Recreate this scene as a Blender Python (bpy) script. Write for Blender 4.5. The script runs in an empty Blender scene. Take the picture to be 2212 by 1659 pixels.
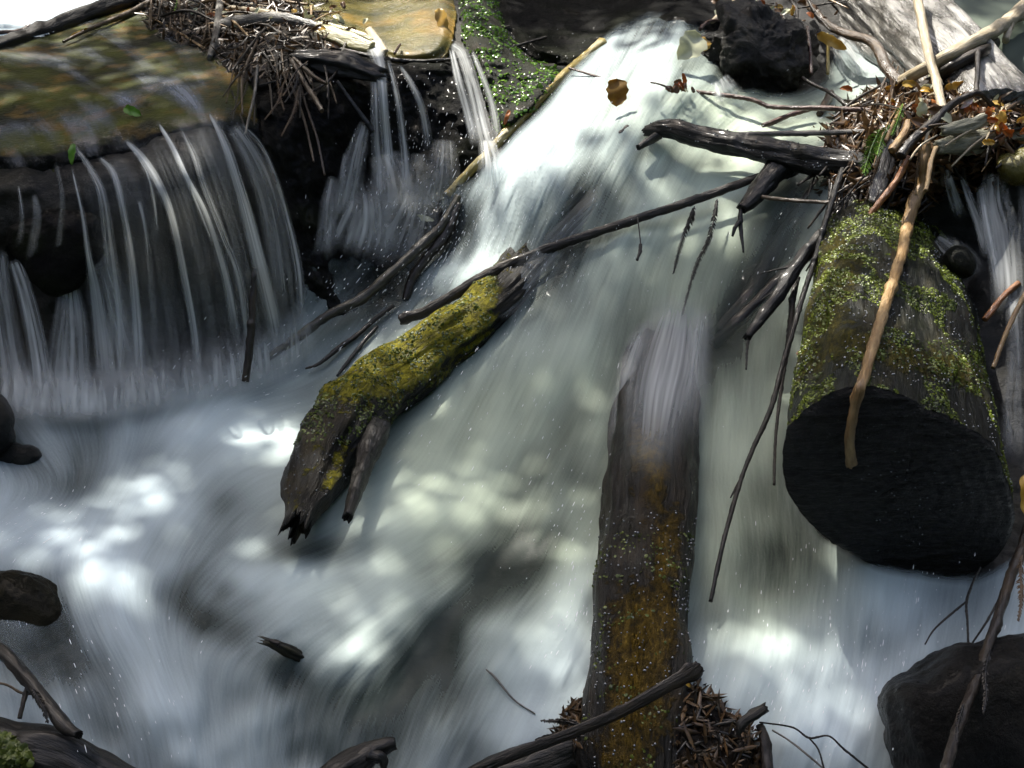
import bpy, math, random
import numpy as np
from mathutils import Vector

# ------------------------------------------------------------------ camera, sky, sun, exposure
scene = bpy.context.scene
COL = scene.collection
PITCH = math.radians(27.0)
CAM = np.array([0.0, -2.4, 1.45])
cam_d = bpy.data.cameras.new("camera"); cam = bpy.data.objects.new("camera", cam_d); COL.objects.link(cam)
cam.location = CAM; cam.rotation_euler = (math.radians(90) - PITCH, 0, 0)
cam_d.sensor_width = 36.0; cam_d.lens = 18.0 / 0.4663; cam_d.clip_end = 400; cam_d.clip_start = 0.05
scene.camera = cam
SUN = np.array([-0.40, 0.62, 1.05]); SUN /= np.linalg.norm(SUN)
world = bpy.data.worlds.new("World"); scene.world = world; world.use_nodes = True
wn = world.node_tree; bg = wn.nodes["Background"]
sky = wn.nodes.new("ShaderNodeTexSky"); sky.sky_type = 'NISHITA'; sky.sun_disc = False
sky.sun_elevation = math.asin(SUN[2]); sky.sun_rotation = math.atan2(SUN[0], SUN[1])
wn.links.new(sky.outputs[0], bg.inputs[0]); bg.inputs[1].default_value = 0.15; sky.dust_density = 5.0; sky.ozone_density = 0.3; sky.air_density = 0.8
sun_d = bpy.data.lights.new("sun", 'SUN'); sun_o = bpy.data.objects.new("sun", sun_d); COL.objects.link(sun_o)
sun_d.energy = 3.8; sun_d.angle = math.radians(0.53); sun_d.color = (1.0, 0.95, 0.86)
sun_o.rotation_euler = Vector(SUN).to_track_quat('Z', 'Y').to_euler()
scene.view_settings.view_transform = 'Standard'; scene.view_settings.look = 'None'
scene.view_settings.exposure = 1.55; scene.view_settings.gamma = 1.0
scene.cycles.max_bounces = 8; scene.cycles.transparent_max_bounces = 24
scene.cycles.diffuse_bounces = 3; scene.cycles.glossy_bounces = 3
scene.cycles.use_denoising = True

# ------------------------------------------------------------------ where a seen point stands in the valley
FW = np.array([0, math.cos(PITCH), -math.sin(PITCH)]); UPV = np.array([0, math.sin(PITCH), math.cos(PITCH)]); RT = np.array([1.0, 0, 0])
K = 0.4663 / 1106.0
def ray(px, py):
    px = np.asarray(px, float); py = np.asarray(py, float)
    return FW + ((px - 1106) * K)[..., None] * RT + ((829.5 - py) * K)[..., None] * UPV
def Wt(px, py, t): return CAM + ray(px, py) * np.asarray(t, float)[..., None]
def tz(px, py, z): return (CAM[2] - z) / -ray(px, py)[2]
def to_px(p):
    d = p - CAM; t = d @ FW
    return 1106 + (d @ RT) / t / K, 829.5 - (d @ UPV) / t / K, t
# levels of the stream bed: (x, y, 'z', height) or (x, y, 't', distance)
LV = [
 (-500,1750,'z',-.12),(0,1659,'z',-.10),(553,1659,'z',-.15),(1106,1659,'z',-.12),(1600,1659,'z',-.08),(2212,1659,'z',-.04),(2700,1750,'z',-.04),
 (300,2000,'z',-.3),(1106,2000,'z',-.3),(1900,2000,'z',-.2),
 (-500,1300,'z',0),(0,1300,'z',0),(553,1300,'z',0),(1106,1300,'z',.02),(1600,1300,'z',.03),(2212,1300,'z',.05),(2700,1300,'z',.1),
 (0,1000,'z',.01),(250,930,'z',.01),(420,860,'z',.02),(800,1000,'z',.03),(620,780,'z',.03),(1106,1000,'z',.06),(1500,1000,'z',.1),(1900,1040,'z',.11),(2212,1000,'z',.15),(2700,1000,'z',.2),
 (1100,760,'z',.16),(950,610,'z',.19),(1250,560,'z',.33),(1430,700,'z',.24),(1600,720,'z',.25),(1150,360,'z',.52),(1300,250,'z',.63),(1420,80,'z',.8),(1500,320,'z',.56),(1450,480,'z',.42),(1700,260,'z',.63),(1850,200,'z',.67),
 (1400,40,'t',4.1),(1700,100,'t',3.75),(1800,0,'t',3.9),(2000,0,'t',3.85),(2212,0,'t',3.9),(2212,120,'t',3.6),(2000,160,'t',3.35),(2700,0,'t',3.9),(2700,300,'t',3.0),
 (2000,260,'t',2.98),(2180,250,'t',2.98),(1900,330,'t',2.98),(2050,380,'t',2.95),(2200,420,'t',2.9),(1800,450,'t',2.98),(2180,650,'t',2.75),(1950,550,'t',2.95),(1950,750,'t',2.8),(2700,650,'t',2.75),(1720,560,'t',3.0),
 (-500,100,'t',4.05),(0,100,'t',4.05),(250,110,'t',4.0),(450,100,'t',3.95),(0,0,'t',4.9),(300,0,'t',4.8),(-500,0,'t',4.9),(500,30,'t',4.4),
 (-500,250,'t',3.38),(0,250,'t',3.38),(200,230,'t',3.4),(420,200,'t',3.42),
 (-500,330,'t',3.12),(0,330,'t',3.12),(160,325,'t',3.12),(340,280,'t',3.16),(480,250,'t',3.22),(560,300,'t',3.26),
 (-500,600,'t',3.08),(0,600,'t',3.08),(200,600,'t',3.10),(400,600,'t',3.14),(560,600,'t',3.2),(-500,850,'t',3.05),(650,600,'t',3.30),(620,450,'t',3.30),(560,180,'t',3.55),(600,100,'t',3.8),
 (720,300,'t',3.5),(760,480,'t',3.48),(760,570,'t',3.42),(850,300,'t',3.62),(850,450,'t',3.52),(980,300,'t',3.6),(980,440,'t',3.5),
 (720,150,'t',3.62),(830,140,'t',3.72),(960,110,'t',3.8),(760,50,'t',4.15),(900,30,'t',4.2),(1050,100,'t',3.9),(1100,200,'t',3.72),(1180,160,'t',3.8),
 (1250,60,'t',4.25),(1100,0,'t',4.5),(1400,-30,'t',4.5),(1600,0,'t',4.2),(800,0,'t',4.6),(800,-200,'t',5.6),(0,-200,'t',6.0),(1500,-200,'t',5.2),(2212,-200,'t',4.8),(2700,-200,'t',4.8),(-500,-200,'t',6.0),
]
LX = np.array([[a[0], a[1]] for a in LV], float) / 1000.0
LT = np.array([1.0 / (tz(a[0], a[1], a[3]) if a[2] == 'z' else a[3]) for a in LV])
def _tps(r2): return 0.5 * r2 * np.log(r2 + 1e-9)
_n = len(LX)
_A = np.zeros((_n + 3, _n + 3)); _d = ((LX[:, None] - LX[None]) ** 2).sum(-1)
_A[:_n, :_n] = _tps(_d) + np.eye(_n) * 2e-4; _A[:_n, _n] = 1; _A[:_n, _n + 1:] = LX; _A[_n:, :_n] = _A[:_n, _n:].T
_c = np.linalg.solve(_A, np.concatenate([LT, [0, 0, 0]]))
def B(px, py):
    """distance of the stream bed / water level along a sight line"""
    px = np.asarray(px, float); py = np.asarray(py, float); sh = np.broadcast(px, py).shape
    q = np.stack([np.broadcast_to(px, sh).ravel(), np.broadcast_to(py, sh).ravel()], 1) / 1000.0
    out = np.empty(len(q))
    for i in range(0, len(q), 60000):
        s = q[i:i + 60000]; d2 = ((s[:, None] - LX[None]) ** 2).sum(-1)
        out[i:i + 60000] = _tps(d2) @ _c[:_n] + _c[_n] + s @ _c[_n + 1:]
    return (1.0 / np.clip(out, .08, .9)).reshape(sh)
def P(px, py, off=0.0):
    return Wt(px, py, B(px, py) - np.asarray(off, float))

# ------------------------------------------------------------------ numeric noise
_rng = np.random.RandomState(7)
_perm = np.concatenate([_rng.permutation(256)] * 3)
_grad = _rng.normal(size=(256, 3)); _grad /= np.linalg.norm(_grad, axis=1)[:, None]
def perlin(p):
    p = np.asarray(p, float); i = np.floor(p).astype(int); f = p - i; i &= 255
    u = f * f * f * (f * (f * 6 - 15) + 10); res = 0
    for dx in (0, 1):
        for dy in (0, 1):
            for dz in (0, 1):
                h = _perm[_perm[_perm[i[..., 0] + dx] + i[..., 1] + dy] + i[..., 2] + dz]
                g = (_grad[h] * (f - np.array([dx, dy, dz]))).sum(-1)
                w = (u[..., 0] if dx else 1 - u[..., 0]) * (u[..., 1] if dy else 1 - u[..., 1]) * (u[..., 2] if dz else 1 - u[..., 2])
                res = res + g * w
    return res * 1.6
def fbm(p, o=4, gain=.5):
    a, s, r = 1.0, 0, 0
    p = np.asarray(p, float)
    for k in range(o): r = r + a * perlin(p * 2 ** k + 17.3 * k); s += a; a *= gain
    return r / s
def catmull(a, n):
    a = np.asarray(a, float)
    if len(a) == 2:
        u = np.linspace(0, 1, n)[:, None]; return a[0] * (1 - u) + a[1] * u
    p = np.vstack([2 * a[0] - a[1], a, 2 * a[-1] - a[-2]])
    u = np.linspace(0, len(a) - 1 - 1e-9, n); i = u.astype(int); f = (u - i)[:, None]
    p0, p1, p2, p3 = p[i], p[i + 1], p[i + 2], p[i + 3]
    return .5 * (2 * p1 + (p2 - p0) * f + (2 * p0 - 5 * p1 + 4 * p2 - p3) * f ** 2 + (3 * p1 - p0 - 3 * p2 + p3) * f ** 3)
def sstep(a, b, x):
    u = np.clip((x - a) / (b - a), 0, 1); return u * u * (3 - 2 * u)

# ------------------------------------------------------------------ objects
def tag(o, label=None, cat=None, group=None, kind=None):
    if label: o["label"] = label
    if cat: o["category"] = cat
    if group: o["group"] = group
    if kind: o["kind"] = kind
    return o
def mesh_obj(name, v, faces, mat, parent=None, attrs=None, smooth=True):
    me = bpy.data.meshes.new(name)
    v = np.asarray(v, np.float32)
    if isinstance(faces, np.ndarray):
        n, k = faces.shape
        me.vertices.add(len(v)); me.vertices.foreach_set("co", v.ravel())
        me.loops.add(n * k); me.loops.foreach_set("vertex_index", faces.astype(np.int32).ravel())
        me.polygons.add(n); me.polygons.foreach_set("loop_start", np.arange(0, n * k, k, dtype=np.int32))
        me.update(calc_edges=True); me.validate()
    else:
        me.from_pydata([tuple(map(float, q)) for q in v], [], faces); me.update()
    me.polygons.foreach_set("use_smooth", np.full(len(me.polygons), smooth))
    for k, a in (attrs or {}).items():
        a = np.asarray(a, np.float32)
        if a.ndim == 1:
            me.attributes.new(k, 'FLOAT', 'POINT').data.foreach_set("value", a)
        else:
            me.attributes.new(k, 'FLOAT_VECTOR', 'POINT').data.foreach_set("vector", a.ravel())
    me.materials.append(mat)
    o = bpy.data.objects.new(name, me); COL.objects.link(o)
    if parent: o.parent = parent
    return o
def grid_faces(nr, nc, wrap=False):
    r = np.arange(nr - 1)[:, None] * nc; c = np.arange(nc if wrap else nc - 1)[None]
    c2 = (c + 1) % nc
    return np.stack([(r + c), (r + c2), (r + nc + c2), (r + nc + c)], -1).reshape(-1, 4)
def seg_world(pts, n, tt=None, sub=.012, straight=True):
    """pts = (x, y, lift above the stream, width); gives world points and radii"""
    a = np.array([(q + (0,) * 4)[:4] for q in map(tuple, pts)], float)
    c = catmull(a, n)
    t0 = B(a[:, 0], a[:, 1]) - a[:, 2]
    if tt is not None:
        d = np.concatenate([[0], np.cumsum(np.hypot(*np.diff(c[:, :2], axis=0).T))]); d /= d[-1]
        if len(tt) == 2: t = 1 / (1 / tt[0] * (1 - d) + 1 / tt[1] * d)
        else: t = 1 / np.interp(np.linspace(0, len(tt) - 1, n), np.arange(len(tt)), 1 / np.array(tt))
    elif straight:
        d = np.concatenate([[0], np.cumsum(np.hypot(*np.diff(c[:, :2], axis=0).T))]); d /= d[-1]
        t = 1 / (1 / t0[0] * (1 - d) + 1 / t0[-1] * d)
        t = np.minimum(t, B(c[:, 0], c[:, 1]) + sub)
    else:
        t = B(c[:, 0], c[:, 1]) - c[:, 2]
    return Wt(c[:, 0], c[:, 1], t), np.maximum(c[:, 3] * .5 * K * t, .0008)
def tube_data(w, rad, seg=12, rough=.17, ridge=.12, seed=0, jag=(0, 0), flat=1.0, fscale=6.0, lump=0.0):
    n = len(w); tg = np.gradient(w, axis=0); tg /= np.linalg.norm(tg, axis=1)[:, None] + 1e-12
    ref = -FW
    N = np.empty_like(w); N[0] = ref - tg[0] * (ref @ tg[0])
    for i in range(n):
        q = (N[i - 1] if i else N[0]); q = q - tg[i] * (q @ tg[i]); N[i] = q / (np.linalg.norm(q) + 1e-9)
    Bn = np.cross(tg, N); s = np.concatenate([[0], np.cumsum(np.linalg.norm(np.diff(w, axis=0), axis=1))])
    a = np.linspace(0, 2 * math.pi, seg, endpoint=False)
    ca, sa = np.cos(a)[None], np.sin(a)[None]; R = rad[:, None]; rm = float(np.mean(rad))
    grain = np.stack([ca * R, sa * R, np.broadcast_to(s[:, None], (n, seg))], -1) + seed * 3.17
    nz = fbm(grain * np.array([1, 1, .5]) / rm * fscale * .16, 3) * rough * 1.6 + fbm(grain * np.array([1, 1, .08]) / rm * 1.6, 3) * ridge * 1.8
    kn = np.maximum(0, fbm(grain / rm * .22 + 31, 2) - .28) * 1.1; nz = nz + kn
    if lump: nz = nz + fbm(grain / rm * .35 + 5, 2) * lump
    rr = R * (1 + nz)
    v = w[:, None] + (N[:, None] * (ca * rr)[..., None] * flat + Bn[:, None] * (sa * rr)[..., None])
    rnd = np.random.RandomState(seed + 3)
    for e, j in ((0, jag[0]), (-1, jag[1])):
        if j:
            sg = -1 if e == 0 else 1
            amp = (np.abs(fbm(np.stack([np.cos(a) * 1.3, np.sin(a) * 1.3, np.full(seg, seed * 1.7)], -1), 3)) * 4.0 + rnd.rand(seg) * .35) * j * rad[e]
            v[e] += sg * tg[e] * amp[:, None]
    f = grid_faces(n, seg, True)
    c0, c1 = w[0] + tg[0] * rad[0] * (.2 + jag[0]), w[-1] - tg[-1] * rad[-1] * (.2 + jag[1])
    vv = np.concatenate([v.reshape(-1, 3), [c0, c1]]); gg = np.concatenate([grain.reshape(-1, 3), [grain[0].mean(0), grain[-1].mean(0)]])
    m = n * seg; k = np.arange(seg); k2 = (k + 1) % seg
    caps = np.concatenate([np.stack([np.full(seg, m), k2, k, k], -1)[:, :3], np.stack([np.full(seg, m + 1), m - seg + k, m - seg + k2], -1)])
    faces = f.tolist() + caps.tolist()
    return vv, faces, gg, v
def join(parts):
    V, F, G, o = [], [], [], 0
    for v, f, g in parts:
        V.append(v); G.append(g); F += [[i + o for i in q] for q in f]; o += len(v)
    return np.concatenate(V), F, np.concatenate(G)
_seed = [100]
def tube(name, pts, mat, parent=None, n=None, tt=None, seg=12, sub=.012, straight=True, mossy=None, **kw):
    _seed[0] += 1
    L = np.hypot(*np.diff(np.array([p[:2] for p in pts], float), axis=0).T).sum(); wm = np.mean([p[3] for p in pts])
    n = n or int(np.clip(L / max(wm * .22, 2.0), 12, 260))
    w, r = seg_world(pts, n, tt, sub, straight)
    v, f, g, body = tube_data(w, r, seg, seed=_seed[0], **kw)
    at = {"grain": g}
    if mossy: x, y, _ = to_px(v); at["mossy"] = np.clip(mossy(x, y), 0, 1)
    return mesh_obj(name, v, f, mat, parent, at)
def stick(name, label, cat, pts, mat, group=None, twigs=(), **kw):
    o = tube(name, pts, mat, **kw); tag(o, label, cat, group)
    for tw in twigs:
        pname, tp = tw[0], tw[1]; k2 = dict(tw[3]) if len(tw) > 3 else {}
        tube(pname, tp, tw[2] if len(tw) > 2 else mat, parent=o, **k2)
    return o

# ------------------------------------------------------------------ materials
class NT:
    def __init__(s, name):
        s.m = bpy.data.materials.new(name); s.m.use_nodes = True; s.t = s.m.node_tree
        s.b = s.t.nodes["Principled BSDF"]; s.out = s.t.nodes["Material Output"]
    def n(s, ty, **kw):
        q = s.t.nodes.new(ty)
        for k, v in kw.items():
            if hasattr(q, k): setattr(q, k, v)
            else: s.set(q.inputs[k], v)
        return q
    def set(s, sock, v):
        if hasattr(v, "is_output"): s.t.links.new(v, sock)
        elif isinstance(v, tuple) and len(v) == 3 and sock.type == 'RGBA': sock.default_value = v + (1,)
        else: sock.default_value = v
    def attr(s, nm, fac=True):
        q = s.n("ShaderNodeAttribute", attribute_name=nm); return q.outputs["Fac" if fac else "Vector"]
    def obj(s): return s.n("ShaderNodeTexCoord").outputs["Object"]
    def map(s, vec, scale=(1, 1, 1), loc=(0, 0, 0)):
        q = s.n("ShaderNodeMapping"); s.set(q.inputs["Vector"], vec); q.inputs["Scale"].default_value = scale; q.inputs["Location"].default_value = loc
        return q.outputs[0]
    def noise(s, vec, scale, detail=4, rough=.6, dist=0.0):
        q = s.n("ShaderNodeTexNoise"); s.set(q.inputs["Vector"], vec); q.inputs["Scale"].default_value = scale
        q.inputs["Detail"].default_value = detail; q.inputs["Roughness"].default_value = rough; q.inputs["Distortion"].default_value = dist
        return q.outputs["Fac"]
    def ramp(s, fac, *st):
        q = s.n("ShaderNodeValToRGB"); e = q.color_ramp.elements
        while len(e) < len(st): e.new(.5)
        for i, (p, c) in enumerate(st):
            e[i].position = p; c = (c, c, c) if isinstance(c, (int, float)) else c; e[i].color = tuple(c) + (1,)
        s.set(q.inputs[0], fac); return q.outputs[0]
    def mix(s, fac, a, b):
        q = s.n("ShaderNodeMix", data_type='RGBA'); s.set(q.inputs[0], fac)
        s.set(q.inputs[6], a); s.set(q.inputs[7], b); return q.outputs[2]
    def math(s, op, a, b=0.0, clamp=False):
        q = s.n("ShaderNodeMath", operation=op); q.use_clamp = clamp; s.set(q.inputs[0], a); s.set(q.inputs[1], b); return q.outputs[0]
    def bump(s, h, st=.5, dist=.004, normal=None):
        q = s.n("ShaderNodeBump"); q.inputs["Strength"].default_value = st; q.inputs["Distance"].default_value = dist
        s.set(q.inputs["Height"], h)
        if normal is not None: s.set(q.inputs["Normal"], normal)
        return q.outputs[0]
    def up(s):
        g = s.n("ShaderNodeNewGeometry"); x = s.n("ShaderNodeSeparateXYZ"); s.set(x.inputs[0], g.outputs["Normal"]); return x.outputs[2]
    def fin(s, col, rough=.5, normal=None, spec=.5, coat=0.0, alpha=None, trans=0.0):
        s.set(s.b.inputs["Base Color"], col); s.set(s.b.inputs["Roughness"], rough); s.b.inputs["Specular IOR Level"].default_value = spec
        s.b.inputs["Coat Weight"].default_value = coat; s.b.inputs["Coat Roughness"].default_value = .12
        if normal is not None: s.set(s.b.inputs["Normal"], normal)
        if alpha is not None: s.set(s.b.inputs["Alpha"], alpha)
        return s.m
def wood(name, dark, mid, light, rough=.45, bump=.5, fs=1.0, coat=.15, moss=None, moss_amt=.5, spec=.5, attr="grain", grown=False, soft=0.0):
    """grain runs along the piece; moss (colour, colour) grows on what faces the sky"""
    m = NT(name); g = m.attr(attr, False)
    f1 = m.noise(m.map(g, (60 * fs, 60 * fs, 7 * fs)), 1.0, 6, .65); f2 = m.noise(m.map(g, (14 * fs, 14 * fs, 4 * fs), (3, 1, 7)), 1.0, 4, .6)
    c = m.mix(m.ramp(f1, (.3, 0.0), (.7, 1.0)), dark, mid); c = m.mix(m.ramp(f2, (.5, 0.0), (.75, 1.0)), c, light)
    h = m.math('ADD', f1, m.math('MULTIPLY', f2, .8))
    if moss:
        k = m.noise(g, 22 * fs, 6, .72); u = m.math('ADD', m.math('MULTIPLY', m.up(), .35), m.math('MULTIPLY', k, 1.6))
        if grown: u = m.math('ADD', u, m.math('SUBTRACT', m.math('MULTIPLY', m.attr("mossy"), .6), .3))
        mk = m.ramp(m.math('MULTIPLY', u, .5), ((1.40 - moss_amt) * .5, 0.0), ((1.66 - moss_amt + soft) * .5, 1.0)); mf = m.noise(m.map(g, (90, 90, 40)), 1.0, 5, .75); mf = m.ramp(mf, (.35, 0.0), (.68, 1.0))
        c = m.mix(mk, c, m.mix(mf, moss[0], moss[1])); h = m.math('ADD', h, m.math('MULTIPLY', mk, m.math('MULTIPLY', mf, 1.5)))
    r = m.ramp(f2, (.3, rough - .15), (.7, min(rough + .2, 1)))
    return m.fin(c, r, m.bump(h, bump, .013 if fs < 2 else .004), spec, coat)
M = {}
M['black'] = wood('black_wet_wood', (.0018, .0015, .001), (.007, .006, .0045), (.017, .014, .010), .42, 1.0, 3.2, spec=.35)
M['dark'] = wood('dark_brown_bark', (.004, .0028, .0016), (.016, .010, .006), (.04, .027, .013), .42, 1.0, 3.2, spec=.4)
M['brown'] = wood('brown_stem', (.022, .013, .006), (.07, .042, .02), (.13, .085, .042), .38, 1.0, 3.2)
M['red'] = wood('red_brown_stem', (.022, .007, .004), (.07, .024, .013), (.11, .05, .03), .33, 1.0, 3.2)
M['tan'] = wood('tan_stalk', (.13, .075, .028), (.32, .20, .085), (.48, .34, .17), .42, 1.0, 3.2)
M['pale'] = wood('pale_bare_wood', (.30, .24, .15), (.48, .40, .27), (.62, .55, .42), .5, 1.0, 3.2)
M['grey'] = wood('grey_weathered_wood', (.035, .032, .028), (.13, .12, .105), (.28, .26, .22), .42, 1.0, 3.2)
M['greyp'] = wood('pale_weathered_plank', (.08, .08, .05), (.24, .23, .16), (.44, .42, .32), .5, 1.0, 3.2)
M['orange'] = wood('orange_brown_stick', (.09, .03, .008), (.26, .10, .025), (.42, .2, .07), .36, 1.0, 3.2)
M['yellow'] = wood('yellow_wet_pole', (.14, .10, .02), (.34, .26, .07), (.5, .44, .2), .3, 1.0, 3.2)
M['planky'] = wood('yellow_wet_plank', (.15, .13, .04), (.40, .36, .15), (.58, .54, .3), .32, 1.0, 3.2)
M['mosslog'] = wood('mossy_bark', (.002, .002, .0015), (.012, .010, .006), (.035, .026, .010), .42, 1.0, 1.3, .0, ((.07, .065, .005), (.50, .44, .03)), .44, .25, 'grain', True)
M['mossstick'] = wood('mossy_stick', (.003, .003, .002), (.018, .015, .007), (.06, .05, .015), .42, 1.0, 3.2, .1)
M['wetlog'] = wood('wet_rotten_bark', (.0018, .0015, .001), (.010, .008, .0045), (.03, .02, .009), .36, 1.0, 1.7, .0, ((.025, .016, .004), (.30, .19, .03)), .40, .28, 'grain', True, .2)
M['sawnbark'] = wood('mossy_wet_bark', (.002, .0025, .0015), (.010, .012, .006), (.035, .03, .010), .38, 1.0, 1.2, .05, ((.014, .015, .003), (.17, .14, .016)), .30, .25, 'grain', True)
M['drift'] = wood('wet_grey_trunk', (.025, .022, .017), (.17, .16, .14), (.50, .48, .44), .24, 1.0, 1.3, .4, None, .5, .7)
def rockmat(name, c1, c2, c3, rough=.35, sc=6, bump=.8, moss=None, amt=.45, spec=.3):
    m = NT(name); o = m.obj(); f1 = m.noise(o, sc, 7, .62); f2 = m.noise(o, sc * 7, 7, .75); f3 = m.noise(m.map(o, (1, 1, 1), (5, 5, 5)), sc * .6, 3)
    c = m.mix(m.ramp(f1, (.35, 0.0), (.65, 1.0)), c1, c2); c = m.mix(m.ramp(f3, (.52, 0.0), (.68, 1.0)), c, c3)
    h = m.math('ADD', f1, m.math('MULTIPLY', f2, .8))
    if moss:
        mk = m.ramp(m.math('ADD', m.math('MULTIPLY', m.up(), .3), m.noise(o, sc * 1.7, 5, .7)), (1.0 - amt, 0.0), (1.12 - amt, 1.0))
        c = m.mix(mk, c, m.mix(f2, moss[0], moss[1]))
    return m.fin(c, m.ramp(f2, (.3, rough - .12), (.7, rough + .2)), m.bump(h, bump, .016), spec, .05)
M['rock'] = rockmat('wet_black_rock', (.002, .002, .002), (.010, .0095, .008), (.026, .025, .019), .36, 11, 1.0, spec=.3)
M['bed'] = rockmat('dark_stream_bed', (.003, .003, .0025), (.011, .010, .007), (.022, .019, .010), .45, 5, .8)
M['bedb'] = rockmat('brown_green_boulder', (.005, .005, .003), (.022, .019, .010), (.035, .028, .011), .5, 9, 1.0, spec=.1)
M['rockg'] = rockmat('wet_dark_boulder', (.002, .002, .002), (.012, .011, .010), (.024, .022, .018), .30, 9, 1.0, spec=.22)
M['ledge'] = rockmat('algae_covered_rock', (.010, .012, .004), (.09, .07, .016), (.20, .125, .03), .3, 4, .6)
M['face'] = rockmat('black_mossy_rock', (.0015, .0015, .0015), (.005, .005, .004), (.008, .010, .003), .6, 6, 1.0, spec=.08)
M['lip'] = rockmat('ochre_wet_rock', (.05, .05, .012), (.20, .16, .035), (.36, .22, .05), .22, 5, .5)
M['bank'] = rockmat('mossy_bank_soil', (.004, .005, .002), (.014, .017, .005), (.025, .02, .01), .5, 9, 1.0, spec=.2)
M['soil'] = rockmat('dark_soil', (.003, .002, .0015), (.012, .009, .005), (.02, .013, .007), .6, 8, 1.0, spec=.1)
def leafmat(name, a, b, rough=.35, trans=.35, scale=40):
    m = NT(name); o = m.obj(); f = m.noise(o, scale, 4)
    c = m.mix(m.ramp(f, (.35, 0.0), (.65, 1.0)), a, b)
    m.fin(c, rough, m.bump(m.noise(o, scale * 4, 3), .3, .002), .5)
    tr = m.n("ShaderNodeBsdfTranslucent"); m.set(tr.inputs[0], c); mx = m.n("ShaderNodeMixShader"); mx.inputs[0].default_value = trans
    m.t.links.new(m.b.outputs[0], mx.inputs[1]); m.t.links.new(tr.outputs[0], mx.inputs[2]); m.t.links.new(mx.outputs[0], m.out.inputs[0])
    return m.m
M['green'] = leafmat('fresh_green_leaf', (.10, .26, .02), (.20, .40, .04))
M['liver'] = leafmat('small_green_moss_leaf', (.06, .15, .015), (.17, .30, .04), .22, .2, 12)
M['liver2'] = leafmat('dark_green_liverwort', (.04, .06, .006), (.20, .25, .025), .34, .15, 14)
M['litter'] = leafmat('brown_dead_leaf', (.07, .035, .014), (.20, .11, .045), .35, .25, 15)
M['rust'] = leafmat('rust_orange_leaf', (.28, .07, .012), (.50, .17, .03), .35, .3, 20)
M['gold'] = leafmat('golden_leaf', (.45, .26, .03), (.62, .42, .10), .28, .3, 20)
M['cream'] = leafmat('pale_cream_leaf', (.50, .50, .32), (.68, .68, .48), .35, .3, 20)
M['bleaf'] = leafmat('hanging_brown_leaf', (.22, .12, .018), (.34, .21, .035), .4, .6, 25)
M['pink'] = leafmat('pinkish_white_leaf', (.55, .40, .36), (.7, .58, .52), .35, .3, 25)
M['fern'] = leafmat('dead_brown_frond', (.035, .02, .01), (.12, .072, .032), .4, .15, 30)
M['fernd'] = leafmat('black_brown_frond', (.004, .003, .002), (.016, .011, .006), .4, .1, 30)
M['tuft'] = leafmat('green_moss_tuft', (.02, .035, .004), (.11, .14, .015), .5, .2, 30)
M['canopy'] = leafmat('canopy_leaf', (.03, .07, .015), (.06, .11, .02), .5, .25, 5)
_m = NT('glint_droplet'); M['drop'] = _m.fin((.16, .17, .18), .03, None, 1.0, 1.0)  # drops added to give wet surfaces glints; grey base keeps them bright
_m = NT('white_spray'); M['spray'] = _m.fin((.9, .92, .95), .25, None, .6)
def watermat(name, foamc, siltc, clearc, rough=.38, trans=.25, base=.45):
    """opacity and aeration of the running water are vertex attributes: alpha, foam (some painted light too), silt"""
    m = NT(name); fo = m.attr("foam"); si = m.attr("silt"); al = m.attr("alpha")
    c = m.mix(fo, clearc, m.mix(si, foamc, siltc))
    r = m.math('SUBTRACT', base, m.math('MULTIPLY', fo, -rough), True)
    m.fin(c, r, None, .22)
    tr = m.n("ShaderNodeBsdfTranslucent"); m.set(tr.inputs[0], c); mx = m.n("ShaderNodeMixShader"); mx.inputs[0].default_value = trans
    m.t.links.new(m.b.outputs[0], mx.inputs[1]); m.t.links.new(tr.outputs[0], mx.inputs[2])
    tp = m.n("ShaderNodeBsdfTransparent"); m2 = m.n("ShaderNodeMixShader"); m.set(m2.inputs[0], al)
    m.t.links.new(tp.outputs[0], m2.inputs[1]); m.t.links.new(mx.outputs[0], m2.inputs[2]); m.t.links.new(m2.outputs[0], m.out.inputs[0])
    return m.m
M['water'] = watermat('aerated_stream_water', (.68, .80, .86), (.66, .76, .60), (.014, .026, .022))
M['clear'] = watermat('thin_clear_water', (.55, .60, .72), (.5, .5, .5), (.05, .05, .03), .1, .1, .2)
M['clear'].node_tree.nodes['Principled BSDF'].inputs['Specular IOR Level'].default_value = .25
M['veil'] = watermat('falling_water_veil', (.90, .93, .92), (.74, .78, .70), (.42, .45, .45), .3, .4)

# ------------------------------------------------------------------ image-space fields (on the stream's surface)
def rot_gauss(px, py, x, y, sx, sy, ang=0.0):
    c, s = math.cos(math.radians(ang)), math.sin(math.radians(ang)); dx, dy = px - x, py - y
    u = (dx * c + dy * s) / sx; v = (-dx * s + dy * c) / sy
    return np.exp(-.5 * (u * u + v * v))
def in_poly(px, py, poly):
    ins = np.zeros(px.shape, bool); q = np.asarray(poly, float); j = len(q) - 1
    for i in range(len(q)):
        xi, yi = q[i]; xj, yj = q[j]
        with np.errstate(divide='ignore', invalid='ignore'):
            ins ^= ((yi > py) != (yj > py)) & (px < (xj - xi) * (py - yi) / (yj - yi + 1e-12) + xi)
        j = i
    return ins
def blur(a, r):
    for _ in range(2):
        for ax in (0, 1):
            k = int(max(1, r)); p = np.concatenate([np.repeat(np.take(a, [0], ax), k, ax), a, np.repeat(np.take(a, [-1], ax), k, ax)], ax)
            c = np.cumsum(p, ax); n = a.shape[ax]
            hi = np.take(c, np.arange(2 * k, 2 * k + n), ax); lo = np.concatenate([np.zeros_like(np.take(c, [0], ax)), np.take(c, np.arange(0, n - 1), ax)], ax)
            a = (hi - lo) / (2 * k + 1)
    return a
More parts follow.
